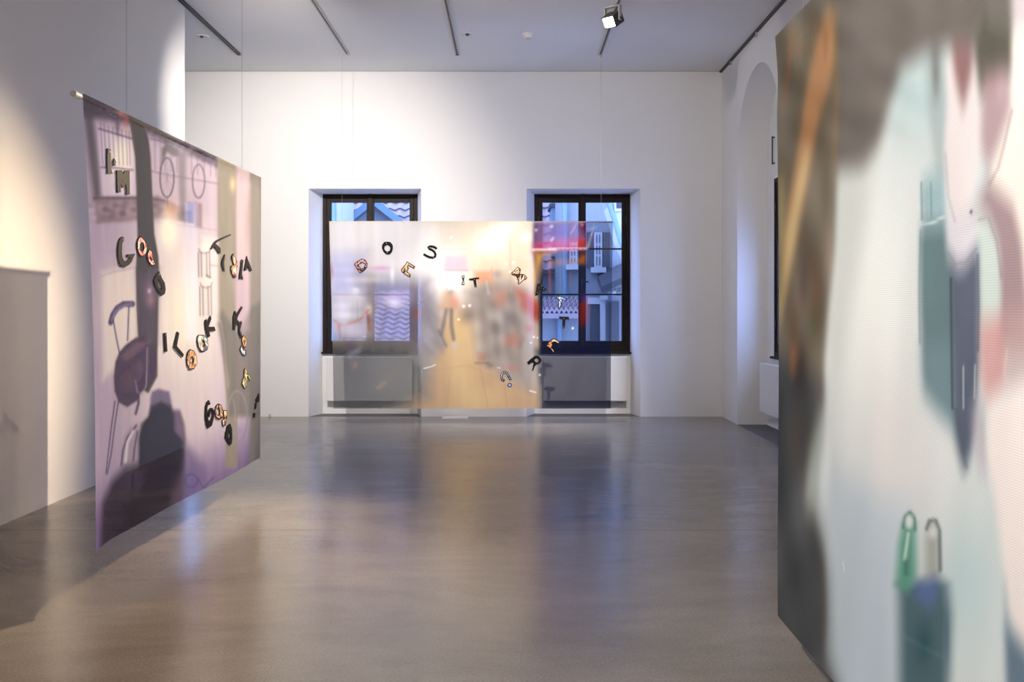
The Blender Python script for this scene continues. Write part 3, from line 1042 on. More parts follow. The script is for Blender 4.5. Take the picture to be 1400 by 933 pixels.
    # right: night street, dark print on open mesh
    p.poly([(731, 290), (850, 290), (850, 575), (742, 575), (739, 535), (738, 480), (736, 400), (729, 345)], (52, 58, 74), 1.0, 2.5, 0.54)
    p.poly([(735, 480), (845, 470), (845, 570), (742, 570)], (50, 56, 70), 1.0, 6, 0.76)
    p.poly([(731, 300), (802, 300), (800, 330), (770, 338), (731, 338)], (150, 116, 160), 0.9, 3, 0.66)
    p.blob(765, 318, 18, 8, (120, 92, 160), 0.6)
    p.poly([(729, 333), (800, 324), (802, 340), (780, 345), (729, 345)], (206, 84, 118), 0.8, 3.5, 0.72)
    p.blob(794, 334, 10, 6, (200, 76, 56), 0.8)
    p.blob(800, 310, 6, 8, (120, 40, 60), 0.8)
    for xx, yy, r in ((733, 315, 2), (754, 310, 2.5), (756, 326, 2), (796, 308, 1.6), (754, 329, 2)):
        p.blob(xx, yy, r, r * 0.7, (255, 250, 255), 1.0, 0, 0.9)
    p.line([(780, 320), (785, 312), (789, 304)], 1.6, (236, 190, 214), 0.8, 0.6, 0.8)
    p.line([(729, 342), (760, 341.5)], 3, (255, 240, 232), 0.9, 0.8, 0.9)
    for xa in range(750, 800, 6):
        p.line([(xa, 340.5), (xa + 3.5, 340.5)], 2.2, (250, 244, 250), 0.9, 0.5, 0.9)
    p.line([(812, 303), (811, 315), (808, 322)], 1.6, (240, 240, 236), 0.85, 0.6, 0.85)
    p.line([(806, 314), (816, 311)], 2.4, (190, 206, 226), 0.7, 0.8)
    p.line([(809, 320), (806, 332), (803, 340)], 3.4, (206, 196, 180), 0.75, 1.2)
    p.line([(812, 322), (814, 338)], 3, (196, 96, 150), 0.65, 1.2)
    p.poly([(822, 306), (842, 306), (842, 345), (824, 345)], (96, 90, 88), 0.7, 4, 0.6)
    p.poly([(731, 345), (760, 346), (744, 352), (738, 380), (735, 400), (730, 400)], (216, 160, 92), 0.85, 3, 0.8)
    p.line([(743, 352), (738, 366), (735, 384), (732, 402)], 4, (120, 110, 116), 0.8, 1.5)
    p.poly([(748, 356), (800, 352), (800, 362), (750, 364)], (168, 112, 66), 0.7, 2.5, 0.66)
    p.line([(751, 356), (752, 400)], 3, (196, 92, 60), 0.7, 1.4)
    p.line([(780, 372), (780, 392)], 2, (196, 84, 60), 0.55, 1)
    p.blob(798, 352, 5, 6, (206, 100, 50), 0.7)
    p.poly([(792, 416), (806, 406), (806, 440), (794, 446)], (150, 54, 42), 0.75, 4, 0.66)
    p.blob(806, 412, 6, 5, (150, 130, 90), 0.6)
    p.blob(801, 408, 5, 5, (96, 60, 170), 0.6)
    p.blob(842, 408, 12, 6, (80, 90, 200), 0.55)
    p.blob(730, 425, 7, 13, (176, 84, 66), 0.6)
    p.blob(765, 452, 2.2, 16, (90, 110, 190), 0.8, 0, 0.8)
    p.poly([(735, 540), (740, 530), (741, 552), (734, 560)], (170, 140, 104), 0.8, 3)
    # sewn top sleeve
    p.put(1 - sm(y, 304.5, 306.5), (236, 226, 206), 0.35, 0.85)
    p.mottle(2.5, 60, 2.0, None, 5)
    return p.c, p.a


def paint_pale(x, y):
    """large near banner: pale light with brown and teal smears"""
    p = Paint(x, y, (206, 214, 214), 0.965)
    p.sk = 1.0
    p.lk = 1.2
    p.blob(1195, 430, 70, 210, (240, 242, 238), 1.0)
    p.blob(1240, 640, 80, 110, (226, 224, 224), 0.8)
    p.poly([(1130, 640), (1240, 690), (1240, 960), (1130, 960)], (186, 202, 216), 0.75, 40)
    p.blob(1190, 900, 40, 60, (196, 206, 222), 0.5)
    p.blob(1320, 800, 40, 90, (178, 204, 208), 0.7)
    p.blob(1215, 600, 22, 80, (234, 224, 224), 0.5)
    p.blob(1250, 130, 45, 60, (176, 198, 200), 0.85)
    # top taupe
    p.poly([(1040, -40), (1400, -60), (1386, 40), (1352, 20), (1330, 60), (1300, 62), (1268, 72), (1232, 92), (1214, 150), (1200, 205), (1180, 228), (1140, 235), (1090, 250), (1040, 240)], (112, 106, 101), 1.0, 10)
    p.poly([(1380, -60), (3000, -60), (3000, 120), (1384, 40)], (206, 196, 200), 0.95, 8)
    # left brown strip
    p.poly([(1040, 40), (1146, 0), (1146, 230), (1142, 340), (1132, 430), (1126, 520), (1118, 600), (1104, 660), (1112, 700), (1128, 760), (1131, 830), (1128, 905), (1145, 960), (1040, 960)], (112, 104, 90), 1.0, 5)
    p.poly([(1040, 470), (1122, 520), (1116, 600), (1100, 660), (1118, 720), (1130, 790), (1131, 900), (1150, 960), (1040, 960)], (66, 70, 74), 0.95, 18)
    p.poly([(1050, 60), (1090, 30), (1110, 60), (1098, 200), (1060, 240)], (104, 98, 84), 0.7, 10)
    p.blob(1088, 60, 14, 14, (160, 132, 106), 0.55)
    p.blob(1074, 110, 8, 45, (92, 88, 78), 0.6)
    p.poly([(1122, 34), (1133, 12), (1142, 40), (1139, 100), (1120, 160), (1104, 250), (1084, 350), (1064, 440), (1058, 430), (1066, 330), (1086, 230), (1104, 110)], (196, 146, 106), 0.85, 6)
    p.poly([(1103, 200), (1108, 200), (1085, 340), (1064, 440), (1058, 420), (1072, 330), (1090, 240)], (210, 190, 140), 0.8, 5)
    p.poly([(1060, 240), (1072, 240), (1068, 420), (1058, 420)], (170, 160, 118), 0.7, 6)
    p.blob(1129, 58, 3, 12, (120, 80, 60), 0.8)
    p.line([(1142, 10), (1144, 120), (1141, 230)], 5, (146, 120, 88), 0.6, 3)
    p.line([(1082, 52), (1077, 95), (1072, 141)], 1.6, (206, 92, 62), 0.85, 0.7)
    for xx in (1078, 1086, 1094, 1104, 1112):
        p.line([(xx, 34 + (1112 - xx) * 0.9), (xx + 3, 60 + (1112 - xx) * 0.6)], 3, (190, 158, 120), 0.5, 1.5)
    p.blob(1098, 392, 7, 34, (82, 62, 54), 0.75)
    p.blob(1116, 400, 8, 40, (136, 98, 84), 0.6)
    p.blob(1112, 440, 10, 22, (78, 80, 50), 0.6)
    p.blob(1085, 440, 8, 30, (96, 70, 52), 0.6)
    p.blob(1134, 350, 5, 40, (160, 128, 116), 0.55)
    p.poly([(1078, 486), (1089, 475), (1092, 492), (1080, 510)], (196, 122, 80), 0.85, 3)
    p.blob(1096, 500, 8, 30, (70, 52, 46), 0.6)
    p.blob(1125, 540, 4, 22, (56, 46, 44), 0.7)
    p.blob(1090, 600, 12, 40, (92, 74, 58), 0.45)
    p.poly([(1100, 690), (1106, 620), (1118, 570), (1126, 580), (1120, 690), (1108, 705)], (150, 160, 152), 0.75, 6)
    p.line([(1133, 575), (1135, 620), (1132, 660)], 2, (236, 236, 232), 0.6, 1.5)
    p.blob(1090, 880, 30, 60, (52, 54, 60), 0.6)
    # beam edge
    p.poly([(1142, 230), (1190, 226), (1206, 200), (1180, 330), (1150, 480), (1132, 560), (1136, 420)], (206, 210, 204), 0.55, 16)
    # hanging pale drop
    p.poly([(1262, 70), (1292, 66), (1296, 240), (1280, 250), (1268, 140)], (150, 164, 166), 0.6, 8)
    p.poly([(1272, 70), (1284, 70), (1284, 130), (1276, 130)], (104, 100, 96), 0.6, 4)
    p.poly([(1292, 80), (1334, 70), (1341, 150), (1339, 210), (1331, 262), (1318, 300), (1304, 306), (1294, 262), (1290, 200), (1296, 140)], (226, 216, 216), 0.95, 5)
    p.poly([(1300, 60), (1330, 60), (1328, 100), (1316, 148), (1306, 110)], (130, 92, 92), 0.85, 6)
    p.poly([(1330, 60), (1346, 20), (1384, 36), (1384, 100), (1358, 110), (1340, 130)], (84, 80, 70), 0.9, 6)
    p.poly([(1344, 100), (1376, 92), (1384, 150), (1366, 196), (1350, 230), (1340, 200)], (176, 146, 150), 0.85, 7)
    p.blob(1368, 120, 7, 20, (206, 180, 190), 0.6)
    # right cream
    p.poly([(1384, 40), (3000, 60), (3000, 400), (1394, 400), (1376, 300), (1352, 240), (1366, 196), (1382, 150)], (244, 234, 224), 0.95, 6)
    # mauve figure
    p.poly([(1336, 288), (1350, 250), (1366, 262), (1384, 280), (1396, 330), (1404, 420), (1404, 480), (1362, 470), (1366, 400), (1362, 330), (1350, 296)], (160, 136, 140), 0.95, 6)
    p.poly([(1334, 300), (1350, 294), (1366, 340), (1368, 420), (1360, 470), (1336, 470)], (198, 210, 204), 0.9, 5)
    p.line([(1306, 306), (1330, 292), (1350, 250)], 8, (168, 150, 154), 0.7, 4)
    # teal bottle and navy neighbour
    p.poly([(1258, 252), (1270, 238), (1290, 244), (1292, 302), (1262, 308)], (146, 176, 184), 0.85, 4)
    p.poly([(1258, 310), (1292, 304), (1296, 350), (1318, 356), (1336, 344), (1336, 500), (1330, 560), (1324, 630), (1314, 640), (1300, 580), (1282, 560), (1262, 530), (1258, 420)], (92, 116, 122), 0.92, 6)
    p.poly([(1300, 350), (1336, 340), (1338, 480), (1330, 600), (1318, 640), (1304, 590), (1300, 480)], (86, 90, 110), 0.85, 7)
    p.poly([(1258, 470), (1300, 470), (1300, 590), (1262, 545)], (120, 146, 156), 0.6, 14)
    p.blob(1268, 380, 7, 40, (104, 138, 140), 0.5)
    p.poly([(1292, 302), (1304, 300), (1332, 300), (1334, 338), (1320, 362), (1308, 368), (1296, 346)], (212, 208, 216), 0.95, 5)
    p.poly([(1338, 440), (1372, 430), (1376, 520), (1350, 550), (1340, 520)], (202, 150, 148), 0.85, 9)
    p.poly([(1372, 420), (1410, 420), (1410, 520), (1378, 530)], (190, 160, 158), 0.7, 9)
    p.poly([(1324, 560), (1340, 540), (1344, 640), (1338, 650)], (170, 160, 172), 0.6, 8)
    p.line([(1342, 560), (1344, 610), (1348, 650)], 2.5, (128, 116, 124), 0.5, 2)
    # cream mass at right, below
    p.poly([(1352, 545), (1400, 520), (3000, 520), (3000, 1200), (1404, 890), (1384, 860), (1374, 800), (1360, 690), (1348, 620)], (240, 230, 226), 0.97, 8)
    p.poly([(1372, 850), (1384, 868), (1404, 892), (1600, 1100), (1380, 1100)], (92, 112, 132), 0.85, 7)
    p.line([(1372, 800), (1376, 850), (1388, 876)], 4, (150, 160, 172), 0.6, 2)
    p.mottle(14, 120, 4.0, None, 2)
    return p.c, p.a


def detail_pale(p):
    p.sk, p.lk = 1.5, 1.3
    left = lambda X, Y: 1 - sm(X, 1120, 1150)
    top = lambda X, Y: (1 - sm(Y, 180, 260)) * (1 - sm(X, 1200, 1300))
    p.mottle(7, 45, 13, left, 21)
    p.mottle(20, 14, 5, top, 22)
    p.line([(1259, 250), (1260, 300)], 2, (86, 116, 124), 0.6, 1.2)
    p.line([(1272, 250), (1273, 296)], 2, (104, 134, 140), 0.6, 1.2)
    p.line([(1258, 306), (1276, 304), (1290, 296)], 3, (214, 226, 228), 0.8, 1.2)
    p.line([(1299, 380), (1301, 560)], 2.5, (46, 60, 70), 0.7, 1.2)
    p.line([(1316, 500), (1316, 560)], 2, (196, 204, 206), 0.75, 0.8)
    p.line([(1332, 500), (1331, 545)], 2, (196, 196, 200), 0.7, 0.8)
    p.line([(1258, 316), (1256, 400), (1257, 470)], 2, (70, 96, 104), 0.45, 1.5)
    p.line([(1336, 348), (1337, 420), (1336, 480)], 2, (60, 62, 84), 0.5, 1.5)
    p.line([(1296, 346), (1306, 362), (1318, 360), (1334, 340)], 2, (120, 116, 132), 0.5, 1.5)
    p.line([(1320, 640), (1312, 600), (1306, 560)], 3, (70, 76, 92), 0.4, 2.5)
    p.line([(1352, 252), (1364, 230), (1372, 200), (1383, 150)], 2.5, (150, 120, 126), 0.5, 2)
    p.line([(1292, 210), (1296, 270), (1305, 304)], 2, (166, 160, 166), 0.5, 1.8)
    p.line([(1338, 300), (1350, 296), (1362, 330), (1368, 380)], 2, (120, 110, 112), 0.45, 1.8)
    p.blob(1327, 290, 2, 3, (60, 60, 70), 0.8)
    p.line([(1376, 480), (1372, 510), (1376, 525)], 2.5, (226, 196, 190), 0.6, 1.5)
    # green bottles
    p.sk, p.lk = 2.2, 2.0
    p.poly([(1228, 800), (1250, 796), (1280, 790), (1294, 800), (1298, 840), (1294, 960), (1230, 960)], (72, 98, 106), 0.93, 6)
    p.poly([(1224, 800), (1228, 745), (1234, 715), (1243, 702), (1250, 716), (1252, 790), (1240, 812)], (92, 150, 132), 0.95, 4)
    p.line([(1234, 722), (1237, 706), (1243, 701), (1249, 708), (1250, 725)], 3, (84, 116, 110), 0.9, 1.2)
    p.poly(ell(1242, 714, 5, 9), (222, 228, 224), 0.9, 2)
    p.line([(1241, 730), (1236, 765)], 3.5, (226, 232, 226), 0.8, 1.2)
    p.line([(1238, 768), (1238, 785)], 4, (56, 90, 84), 0.6, 2)
    p.poly([(1264, 800), (1264, 740), (1268, 716), (1276, 712), (1282, 726), (1284, 790)], (160, 164, 158), 0.9, 4)
    p.line([(1266, 724), (1270, 712), (1278, 712), (1283, 726), (1284, 780)], 3.5, (78, 92, 96), 0.85, 1.4)
    p.poly(ell(1274, 728, 5, 8), (222, 222, 220), 0.8, 3)
    p.poly([(1252, 800), (1276, 788), (1280, 812), (1268, 832), (1252, 818)], (96, 112, 172), 0.75, 6)
    p.blob(1262, 880, 12, 30, (40, 74, 82), 0.6)
    p.line([(1234, 870), (1262, 886), (1290, 900)], 2.5, (104, 140, 140), 0.4, 2)
    p.blob(1293, 870, 4, 40, (70, 90, 120), 0.5)
    p.line([(1153, 768), (1155, 780)], 1.2, (236, 240, 240), 0.7, 0.5)


def detail_room(p):
    crowd = lambda X, Y: np.exp(-((X - 685) / 34) ** 2 - ((Y - 445) / 55) ** 2)
    p.mottle(5, 8, 20, crowd, 31)
    p.mottle(6, 6, 14, lambda X, Y: np.exp(-((X - 590) / 14) ** 2 - ((Y - 455) / 45) ** 2), 32)
    p.mottle(9, 4, 16, lambda X, Y: np.exp(-((X - 480) / 28) ** 2 - ((Y - 410) / 45) ** 2), 33)
    # glints
    for xx, yy, r in ((783.5, 449, 2.2), (730, 461, 1.6), (735, 462, 1.2), (726, 469, 1.2), (738.5, 513, 1.6), (634, 419, 2), (642, 418, 2), (617, 325, 1.5), (611, 338, 1.5), (627, 437, 1.6), (692, 361, 1.6), (702, 359, 1.6), (697, 372, 1.5)):
        p.blob(xx, yy, r, r, (255, 255, 250), 1.0, 0, 0.92)
    p.line([(579, 504), (588, 502), (595, 499)], 1.8, (246, 244, 240), 0.9, 0.5)
    p.line([(724.5, 534.5), (733, 537)], 1.8, (250, 250, 246), 0.95, 0.4, 0.92)
    p.line([(680, 503), (684, 503.5)], 1.2, (246, 240, 232), 0.9, 0.4)


def make_cloth(name, mat, parent, us, vs_, surf, painter, gain, taps=((0, 0),), detail=None):
    """cloth sheet: surf(u, v) -> world point; the print is evaluated on the flat sheet"""
    nu, nv = len(us), len(vs_)
    U, V = np.meshgrid(us, vs_)
    U, V = U.ravel(), V.ravel()
    pos, flat = surf(U, V)
    px = HX + flat[:, 0] / flat[:, 1] * F
    py = HY - (flat[:, 2] - EYE) / flat[:, 1] * F
    c, a = 0.0, 0.0
    for dx, dy in taps:
        ci, ai = painter(px + dx, py + dy)
        c = c + ci / len(taps); a = a + ai / len(taps)
    if detail:
        q = Paint(px, py, (0, 0, 0), 1.0)
        q.c, q.a = c, a
        detail(q)
        c, a = q.c, q.a
    lin = np.clip((s2l(c) * gain[0] - gain[1]) * np.array(gain[2:5])[None, :], 0.006, 0.93)
    o_ = np.array(root_origin(parent))
    me = bpy.data.meshes.new(name)
    idx = np.arange(nu * nv).reshape(nv, nu)
    quads = np.stack([idx[:-1, :-1], idx[:-1, 1:], idx[1:, 1:], idx[1:, :-1]], -1).reshape(-1, 4)
    me.vertices.add(nu * nv)
    me.vertices.foreach_set('co', (pos - o_).astype(np.float32).ravel())
    me.loops.add(quads.size)
    me.loops.foreach_set('vertex_index', quads.astype(np.int32).ravel())
    me.polygons.add(len(quads))
    me.polygons.foreach_set('loop_start', (np.arange(len(quads)) * 4).astype(np.int32))
    me.polygons.foreach_set('loop_total', np.full(len(quads), 4, np.int32))
    me.polygons.foreach_set('use_smooth', np.ones(len(quads), bool))
    me.update(calc_edges=True)
    at = me.attributes.new('print', 'FLOAT_COLOR', 'POINT')
    at.data.foreach_set('color', np.column_stack([lin, a]).astype(np.float32).ravel())
    at2 = me.attributes.new('cloth_uv', 'FLOAT_VECTOR', 'POINT')
    at2.data.foreach_set('vector', np.column_stack([U, V, np.zeros_like(U)]).astype(np.float32).ravel())
    me.materials.append(MATS[mat])
    o = bpy.data.objects.new(name, me)
    COL.objects.link(o)
    o.parent = parent
    return o


def ribbon(path, w):
    """outline polygon of a thick stroke"""
    pts = [Vector((a, b)) for a, b in path]
    L_, R_ = [], []
    for i, q in enumerate(pts):
        d = (pts[min(i + 1, len(pts) - 1)] - pts[max(i - 1, 0)]).normalized()
        n = Vector((-d.y, d.x)) * w / 2
        L_.append(tuple(q + n)); R_.append(tuple(q - n))
    return L_ + R_[::-1]


def make_letter(parent, crop, outer, mat, label, to_uv, surf, nrm, holes=(), thick=0.010, pins=(), inset=0.010):
    """cut-out letter traced as an outline on the cloth, then given thickness"""
    x0, y0, s = crop
    conv = lambda q: to_uv(x0 + q[0] / s, y0 + q[1] / s)
    cu = bpy.data.curves.new('letter', 'CURVE')
    cu.dimensions = '2D'
    cu.fill_mode = 'BOTH'
    cu.extrude = thick / 2
    for loop in [outer] + list(holes):
        sp = cu.splines.new('POLY')
        uv = [conv(q) for q in loop]
        sp.points.add(len(uv) - 1)
        for pt, (u, v) in zip(sp.points, uv):
            pt.co = (u, v, 0, 1)
        sp.use_cyclic_u = True
    tmp = bpy.data.objects.new('letter', cu)
    me = bpy.data.meshes.new_from_object(tmp)
    bpy.data.objects.remove(tmp)
    bpy.data.curves.remove(cu)
    n = len(me.vertices)
    co = np.zeros(n * 3, np.float32)
    me.vertices.foreach_get('co', co)
    co = co.reshape(-1, 3).astype(float)
    pos, _ = surf(co[:, 0], co[:, 1])
    o_ = np.array(root_origin(parent))
    w = pos + np.array(nrm)[None, :] * (co[:, 2] + thick / 2 + 0.004)[:, None] - o_
    me.vertices.foreach_set('co', w.astype(np.float32).ravel())
    me.name = 'letter'
    me.materials.clear()
    if mat == 'vinyl_black':
        me.materials.append(MATS[mat])
    else:
        # black card with a magazine cut-out glued on its face
        me.materials.append(MATS['vinyl_black'])
        me.materials.append(MATS[mat])
        bm = bmesh.new(); bm.from_mesh(me)
        bmesh.ops.remove_doubles(bm, verts=bm.verts, dist=1e-5)
        bm.normal_update()
        N_ = Vector(nrm)
        o3 = Vector(o_)
        mid = [np.dot(f.calc_center_median(), N_) for f in bm.faces if abs(f.normal.dot(N_)) > 0.9]
        cut = (min(mid) + max(mid)) / 2
        front = [f for f in bm.faces if abs(f.normal.dot(N_)) > 0.9 and f.calc_center_median().dot(N_) > cut]
        bmesh.ops.inset_region(bm, faces=front, thickness=inset, use_even_offset=True)
        for f in front: f.material_index = 1
        bm.to_mesh(me); bm.free()
    me.update()
    o = bpy.data.objects.new('letter', me)
    COL.objects.link(o)
    o.parent = parent
    o['label'] = label
    for q in pins:
        u, v = conv(q)
        pp, _ = surf(np.array([u]), np.array([v]))
        c = Vector(pp[0])
        nn = Vector(nrm)
        m = MB(); m.cyl(c + nn * (thick + 0.004), c + nn * (thick + 0.008), 0.007, 8, 0.004)
        m.build('pin', 'pin_silver', o)
    return o


def wires(root, pts, hooks=True):
    for (x, y, z) in pts:
        m = MB(); m.cyl((x, y, z), (x, y, H - 0.026), 0.0014, 6)
        m.build('hanging_wire', 'steel_wire', root)
        m = MB(); m.cyl((x, y, H - 0.055), (x, y, H - 0.026), 0.008, 10)
        m.build('wire_clip', 'track_light', root)


# ---------------------------------------------------------------- banner before the windows
BY = 13.0
bk = BY / F
bx0, bx1 = (450 - HX) * bk, (838 - HX) * bk
bz0, bz1 = EYE - (559 - HY) * bk, EYE - (302.5 - HY) * bk


def surf_back(u, v):
    flat = np.column_stack([bx0 + u, np.full_like(u, BY), bz0 + v])
    hgt = bz1 - bz0
    t = 1 - v / hgt
    sway = 0.012 * t * np.sin(u * 2.1 + 0.6) + 0.006 * t * np.sin(u * 5.3 + v)
    pinch = 0.012 * t * np.sin(math.pi * np.clip(t, 0, 1)) * (np.exp(-u / 0.15) - np.exp(-(bx1 - bx0 - u) / 0.15))
    pos = flat.copy()
    pos[:, 1] += sway
    pos[:, 0] += pinch + 0.055 * t * np.exp(-u / 0.5) * 1.0 - 0.025 * t * np.exp(-(bx1 - bx0 - u) / 0.4)
    return pos, flat


rb = empty('fabric_banner', ((bx0 + bx1) / 2, BY, bz0))
tag(rb, 'translucent warm-toned photo banner hanging before the two windows with letters reading DOES IT MATTER', 'banner', 'printed fabric banners')
make_cloth('cloth', 'print_fabric_fine', rb, np.linspace(0, bx1 - bx0, 389), np.linspace(0, bz1 - bz0, 258), surf_back, paint_room, (0.97, 0.03, 1, 1, 1), ((0, 0), (1.1, 1.1), (-1.1, 1.1), (0, -1.5)), detail_room)
m = MB(); m.cyl((bx0 + 0.003, BY + 0.011, bz1 - 0.012), (bx1 - 0.003, BY + 0.011, bz1 - 0.012), 0.008, 10)
m.build('top_rod', 'rod_white', rb)
wires(rb, [((467.5 - HX) * bk, BY + 0.011, bz1 - 0.005), ((822 - HX) * bk, BY + 0.011, bz1 - 0.005)])


def uv_back(px, py):
    return ((px - HX) * bk - bx0, EYE - (py - HY) * bk - bz0)


NB = (0, -1, 0)
c1, c2, c3 = (470, 320, 13.33), (540, 320, 13.33), (620, 360, 18.67)
c4, c5, c6 = (690, 355, 13.33), (740, 390, 9.33), (670, 470, 13.33)
LB = lambda crop, o_, mat, lab, holes=(), pins=(): make_letter(rb, crop, o_, mat, lab, uv_back, surf_back, NB, holes, 0.005, pins)
LB(c1, [(330, 445), (390, 475), (428, 540), (420, 610), (380, 660), (320, 705), (275, 712), (230, 650), (175, 550), (250, 490)], 'collage_pink', 'pink and brown collaged letter D', [[(258, 562), (330, 528), (382, 555), (360, 612), (310, 632), (285, 605)]])
LB(c1, [(790, 140), (850, 150), (890, 200), (893, 270), (870, 340), (830, 375), (770, 375), (720, 330), (692, 260), (697, 200), (735, 150)], 'vinyl_black', 'black letter O', [[(790, 205), (830, 225), (848, 260), (835, 305), (790, 325), (750, 300), (735, 262), (748, 225)]], [(778, 170), (790, 345)])
LB(c2, [(215, 500), (365, 590), (345, 635), (235, 580), (225, 600), (255, 625), (235, 660), (215, 680), (280, 735), (275, 795), (180, 740), (120, 695), (105, 655), (165, 575), (190, 560)], 'collage_tan', 'brown collaged letter E')
LB(c2, ribbon([(760, 278), (735, 250), (690, 232), (640, 228), (605, 245), (625, 272), (670, 292), (715, 325), (738, 372), (730, 415), (695, 435), (630, 425), (570, 400), (520, 370)], 44), 'vinyl_black', 'black letter S', (), [(628, 250), (700, 430)])
LB(c3, [(210, 318), (280, 310), (278, 360), (268, 430), (278, 555), (205, 558), (212, 510), (240, 440), (212, 370)], 'collage_grey', 'thin grey letter I')
LB(c3, [(395, 400), (530, 375), (650, 360), (658, 400), (580, 410), (578, 480), (600, 610), (545, 615), (505, 440), (405, 440)], 'vinyl_black', 'black letter T', (), [(535, 425), (570, 585)])
LB(c4, [(240, 130), (293, 175), (280, 265), (350, 265), (410, 325), (400, 355), (330, 385), (265, 455), (240, 440), (250, 390), (205, 300), (130, 280), (120, 240), (180, 190)], 'collage_brown', 'brown collaged letter M')
LB(c4, [(600, 430), (670, 465), (770, 545), (715, 585), (645, 540), (620, 640), (555, 665), (575, 560), (585, 480)], 'vinyl_black', 'black letter A', [[(618, 490), (650, 505), (632, 528), (616, 522)]], [(672, 480), (715, 540), (595, 605)])
LB(c5, [(210, 130), (270, 150), (335, 175), (330, 195), (270, 190), (262, 230), (255, 285), (232, 295), (215, 285), (220, 220), (225, 185), (185, 165)], 'collage_blue', 'blue and white collaged letter T')
LB(c5, [(232, 400), (355, 405), (358, 440), (312, 440), (302, 550), (275, 555), (272, 440), (228, 430)], 'vinyl_black', 'black letter T below the blue one', (), [(290, 428), (288, 535)])
LB(c5, [(140, 680), (185, 690), (245, 720), (235, 748), (200, 745), (165, 725), (140, 745), (155, 775), (130, 790), (180, 845), (158, 875), (120, 815), (60, 780), (90, 730)], 'collage_tan', 'tan collaged letter E')
LB(c6, [(830, 215), (890, 230), (935, 280), (935, 330), (900, 370), (845, 385), (815, 420), (785, 500), (765, 490), (785, 400), (795, 360), (770, 345), (705, 385), (668, 345), (740, 280)], 'vinyl_black', 'black letter R', [[(840, 270), (880, 285), (890, 320), (865, 345), (825, 330), (810, 300)]])
LB(c6, ribbon([(262, 680), (215, 650), (202, 590), (225, 535), (275, 515), (312, 545), (340, 600), (380, 660)], 42), 'collage_blue', 'blue and white question mark')
LB(c6, ell(360, 755, 40, 38, 14), 'collage_blue', 'blue and white dot of question mark')


# ---------------------------------------------------------------- lilac street banner
LA = Vector((-2.18, 5.165)); LBp = Vector((-2.098, 8.51))
LW = (LBp - LA).length
ldir = (LBp - LA).normalized()
lnrm = Vector((ldir.y, -ldir.x))           # faces the middle of the room
lz0, lz1 = 0.245, 2.590
LH = lz1 - lz0


def surf_left(u, v):
    fx = LA.x + ldir.x * u; fy = LA.y + ldir.y * u
    flat = np.column_stack([fx, fy, lz0 + v])
    t = np.clip(1 - v / LH, 0, 1)
    off = 0.05 * np.exp(-(u / 0.55) ** 2) * np.sin(math.pi * np.clip(t * 0.9, 0, 1)) * 0.75
    off = off + (0.05 * t ** 2) * np.exp(-u / 0.10) - 0.02 * t ** 2 * np.exp(-((u - 0.35) / 0.25) ** 2)
    off = off + 0.010 * t * np.sin(u * 3.0 + 1.0)
    pos = flat.copy()
    pos[:, 0] += lnrm.x * off; pos[:, 1] += lnrm.y * off
    pos[:, 2] += -0.012 * t * np.exp(-u / 0.12)
    return pos, flat


rl = empty('fabric_banner', ((LA.x + LBp.x) / 2, (LA.y + LBp.y) / 2, lz0))
tag(rl, 'lilac printed banner of a street with chair and bicycles hanging along the partition wall', 'banner', 'printed fabric banners')
tt = np.linspace(0, 1, 281)
us = LW * (0.62 * tt + 0.38 * tt ** 1.6)
make_cloth('cloth', 'print_fabric_fine', rl, us, np.linspace(0, LH, 361), surf_left, paint_lilac, (1.10, 0.045, 0.89, 0.98, 1.10), ((0, 0), (0.9, 0.9), (-0.9, 0.9), (0, -1.2)))
ra = LA - lnrm * 0.016 - ldir * 0.05; rbb = LBp - lnrm * 0.016 + ldir * 0.02
m = MB(); m.cyl((ra.x, ra.y, lz1 - 0.016), (rbb.x, rbb.y, lz1 - 0.016), 0.011, 12)
m.build('top_rod', 'rod_white', rl)
ea = ra - ldir * 0.02; eb = LA - lnrm * 0.016 - ldir * 0.004
m = MB(); m.cyl((ea.x, ea.y, lz1 - 0.016), (eb.x, eb.y, lz1 - 0.016), 0.017, 12)
m.build('rod_cap', 'rod_white', rl)
wpts = []
for px in (173, 331):
    k = (px - HX) / F
    a_ = LA - lnrm * 0.016
    u = (k * a_.y - a_.x) / (ldir.x - k * ldir.y)
    q = a_ + ldir * u
    wpts.append((q.x, q.y, lz1 - 0.01))
wires(rl, wpts)


def uv_left(px, py):
    k = (px - HX) / F
    u = (k * LA.y - LA.x) / (ldir.x - k * ldir.y)
    y = LA.y + ldir.y * u
    return (u, EYE - (py - HY) * y / F - lz0)


NL = (lnrm.x, lnrm.y, 0)
g1, g2, g3 = (125, 190, 8.48), (140, 310, 9.33), (265, 310, 9.82)
g4, g5, g6 = (215, 420, 9.82), (300, 410, 7.18), (265, 530, 9.33)
LL = lambda crop, o_, mat, lab, holes=(), pins=(): make_letter(rl, crop, o_, mat, lab, uv_left, surf_left, NL, holes, 0.005, pins, 0.006)
LL(g1, [(150, 110), (188, 120), (180, 330), (202, 405), (138, 405), (137, 330), (143, 200)], 'vinyl_black', 'black letter I before the apostrophe', (), [(168, 150)])
LL(g1, [(228, 225), (248, 265), (240, 312), (222, 310), (215, 270)], 'vinyl_black', 'black apostrophe')
LL(g1, [(255, 362), (318, 362), (335, 415), (362, 365), (415, 365), (412, 645), (375, 645), (368, 520), (322, 570), (303, 510), (298, 622), (258, 622)], 'vinyl_black', 'black letter M', (), [(330, 485)])
LL(g2, [(205, 125), (225, 140), (222, 185), (205, 190), (195, 230), (190, 330), (198, 400), (225, 440), (265, 435), (300, 410), (310, 390), (265, 390), (270, 355), (382, 345), (360, 385), (330, 450), (290, 490), (235, 515), (190, 510), (155, 470), (135, 380), (133, 280), (150, 190), (175, 140)], 'vinyl_black', 'black angular letter G', (), [(208, 165)])
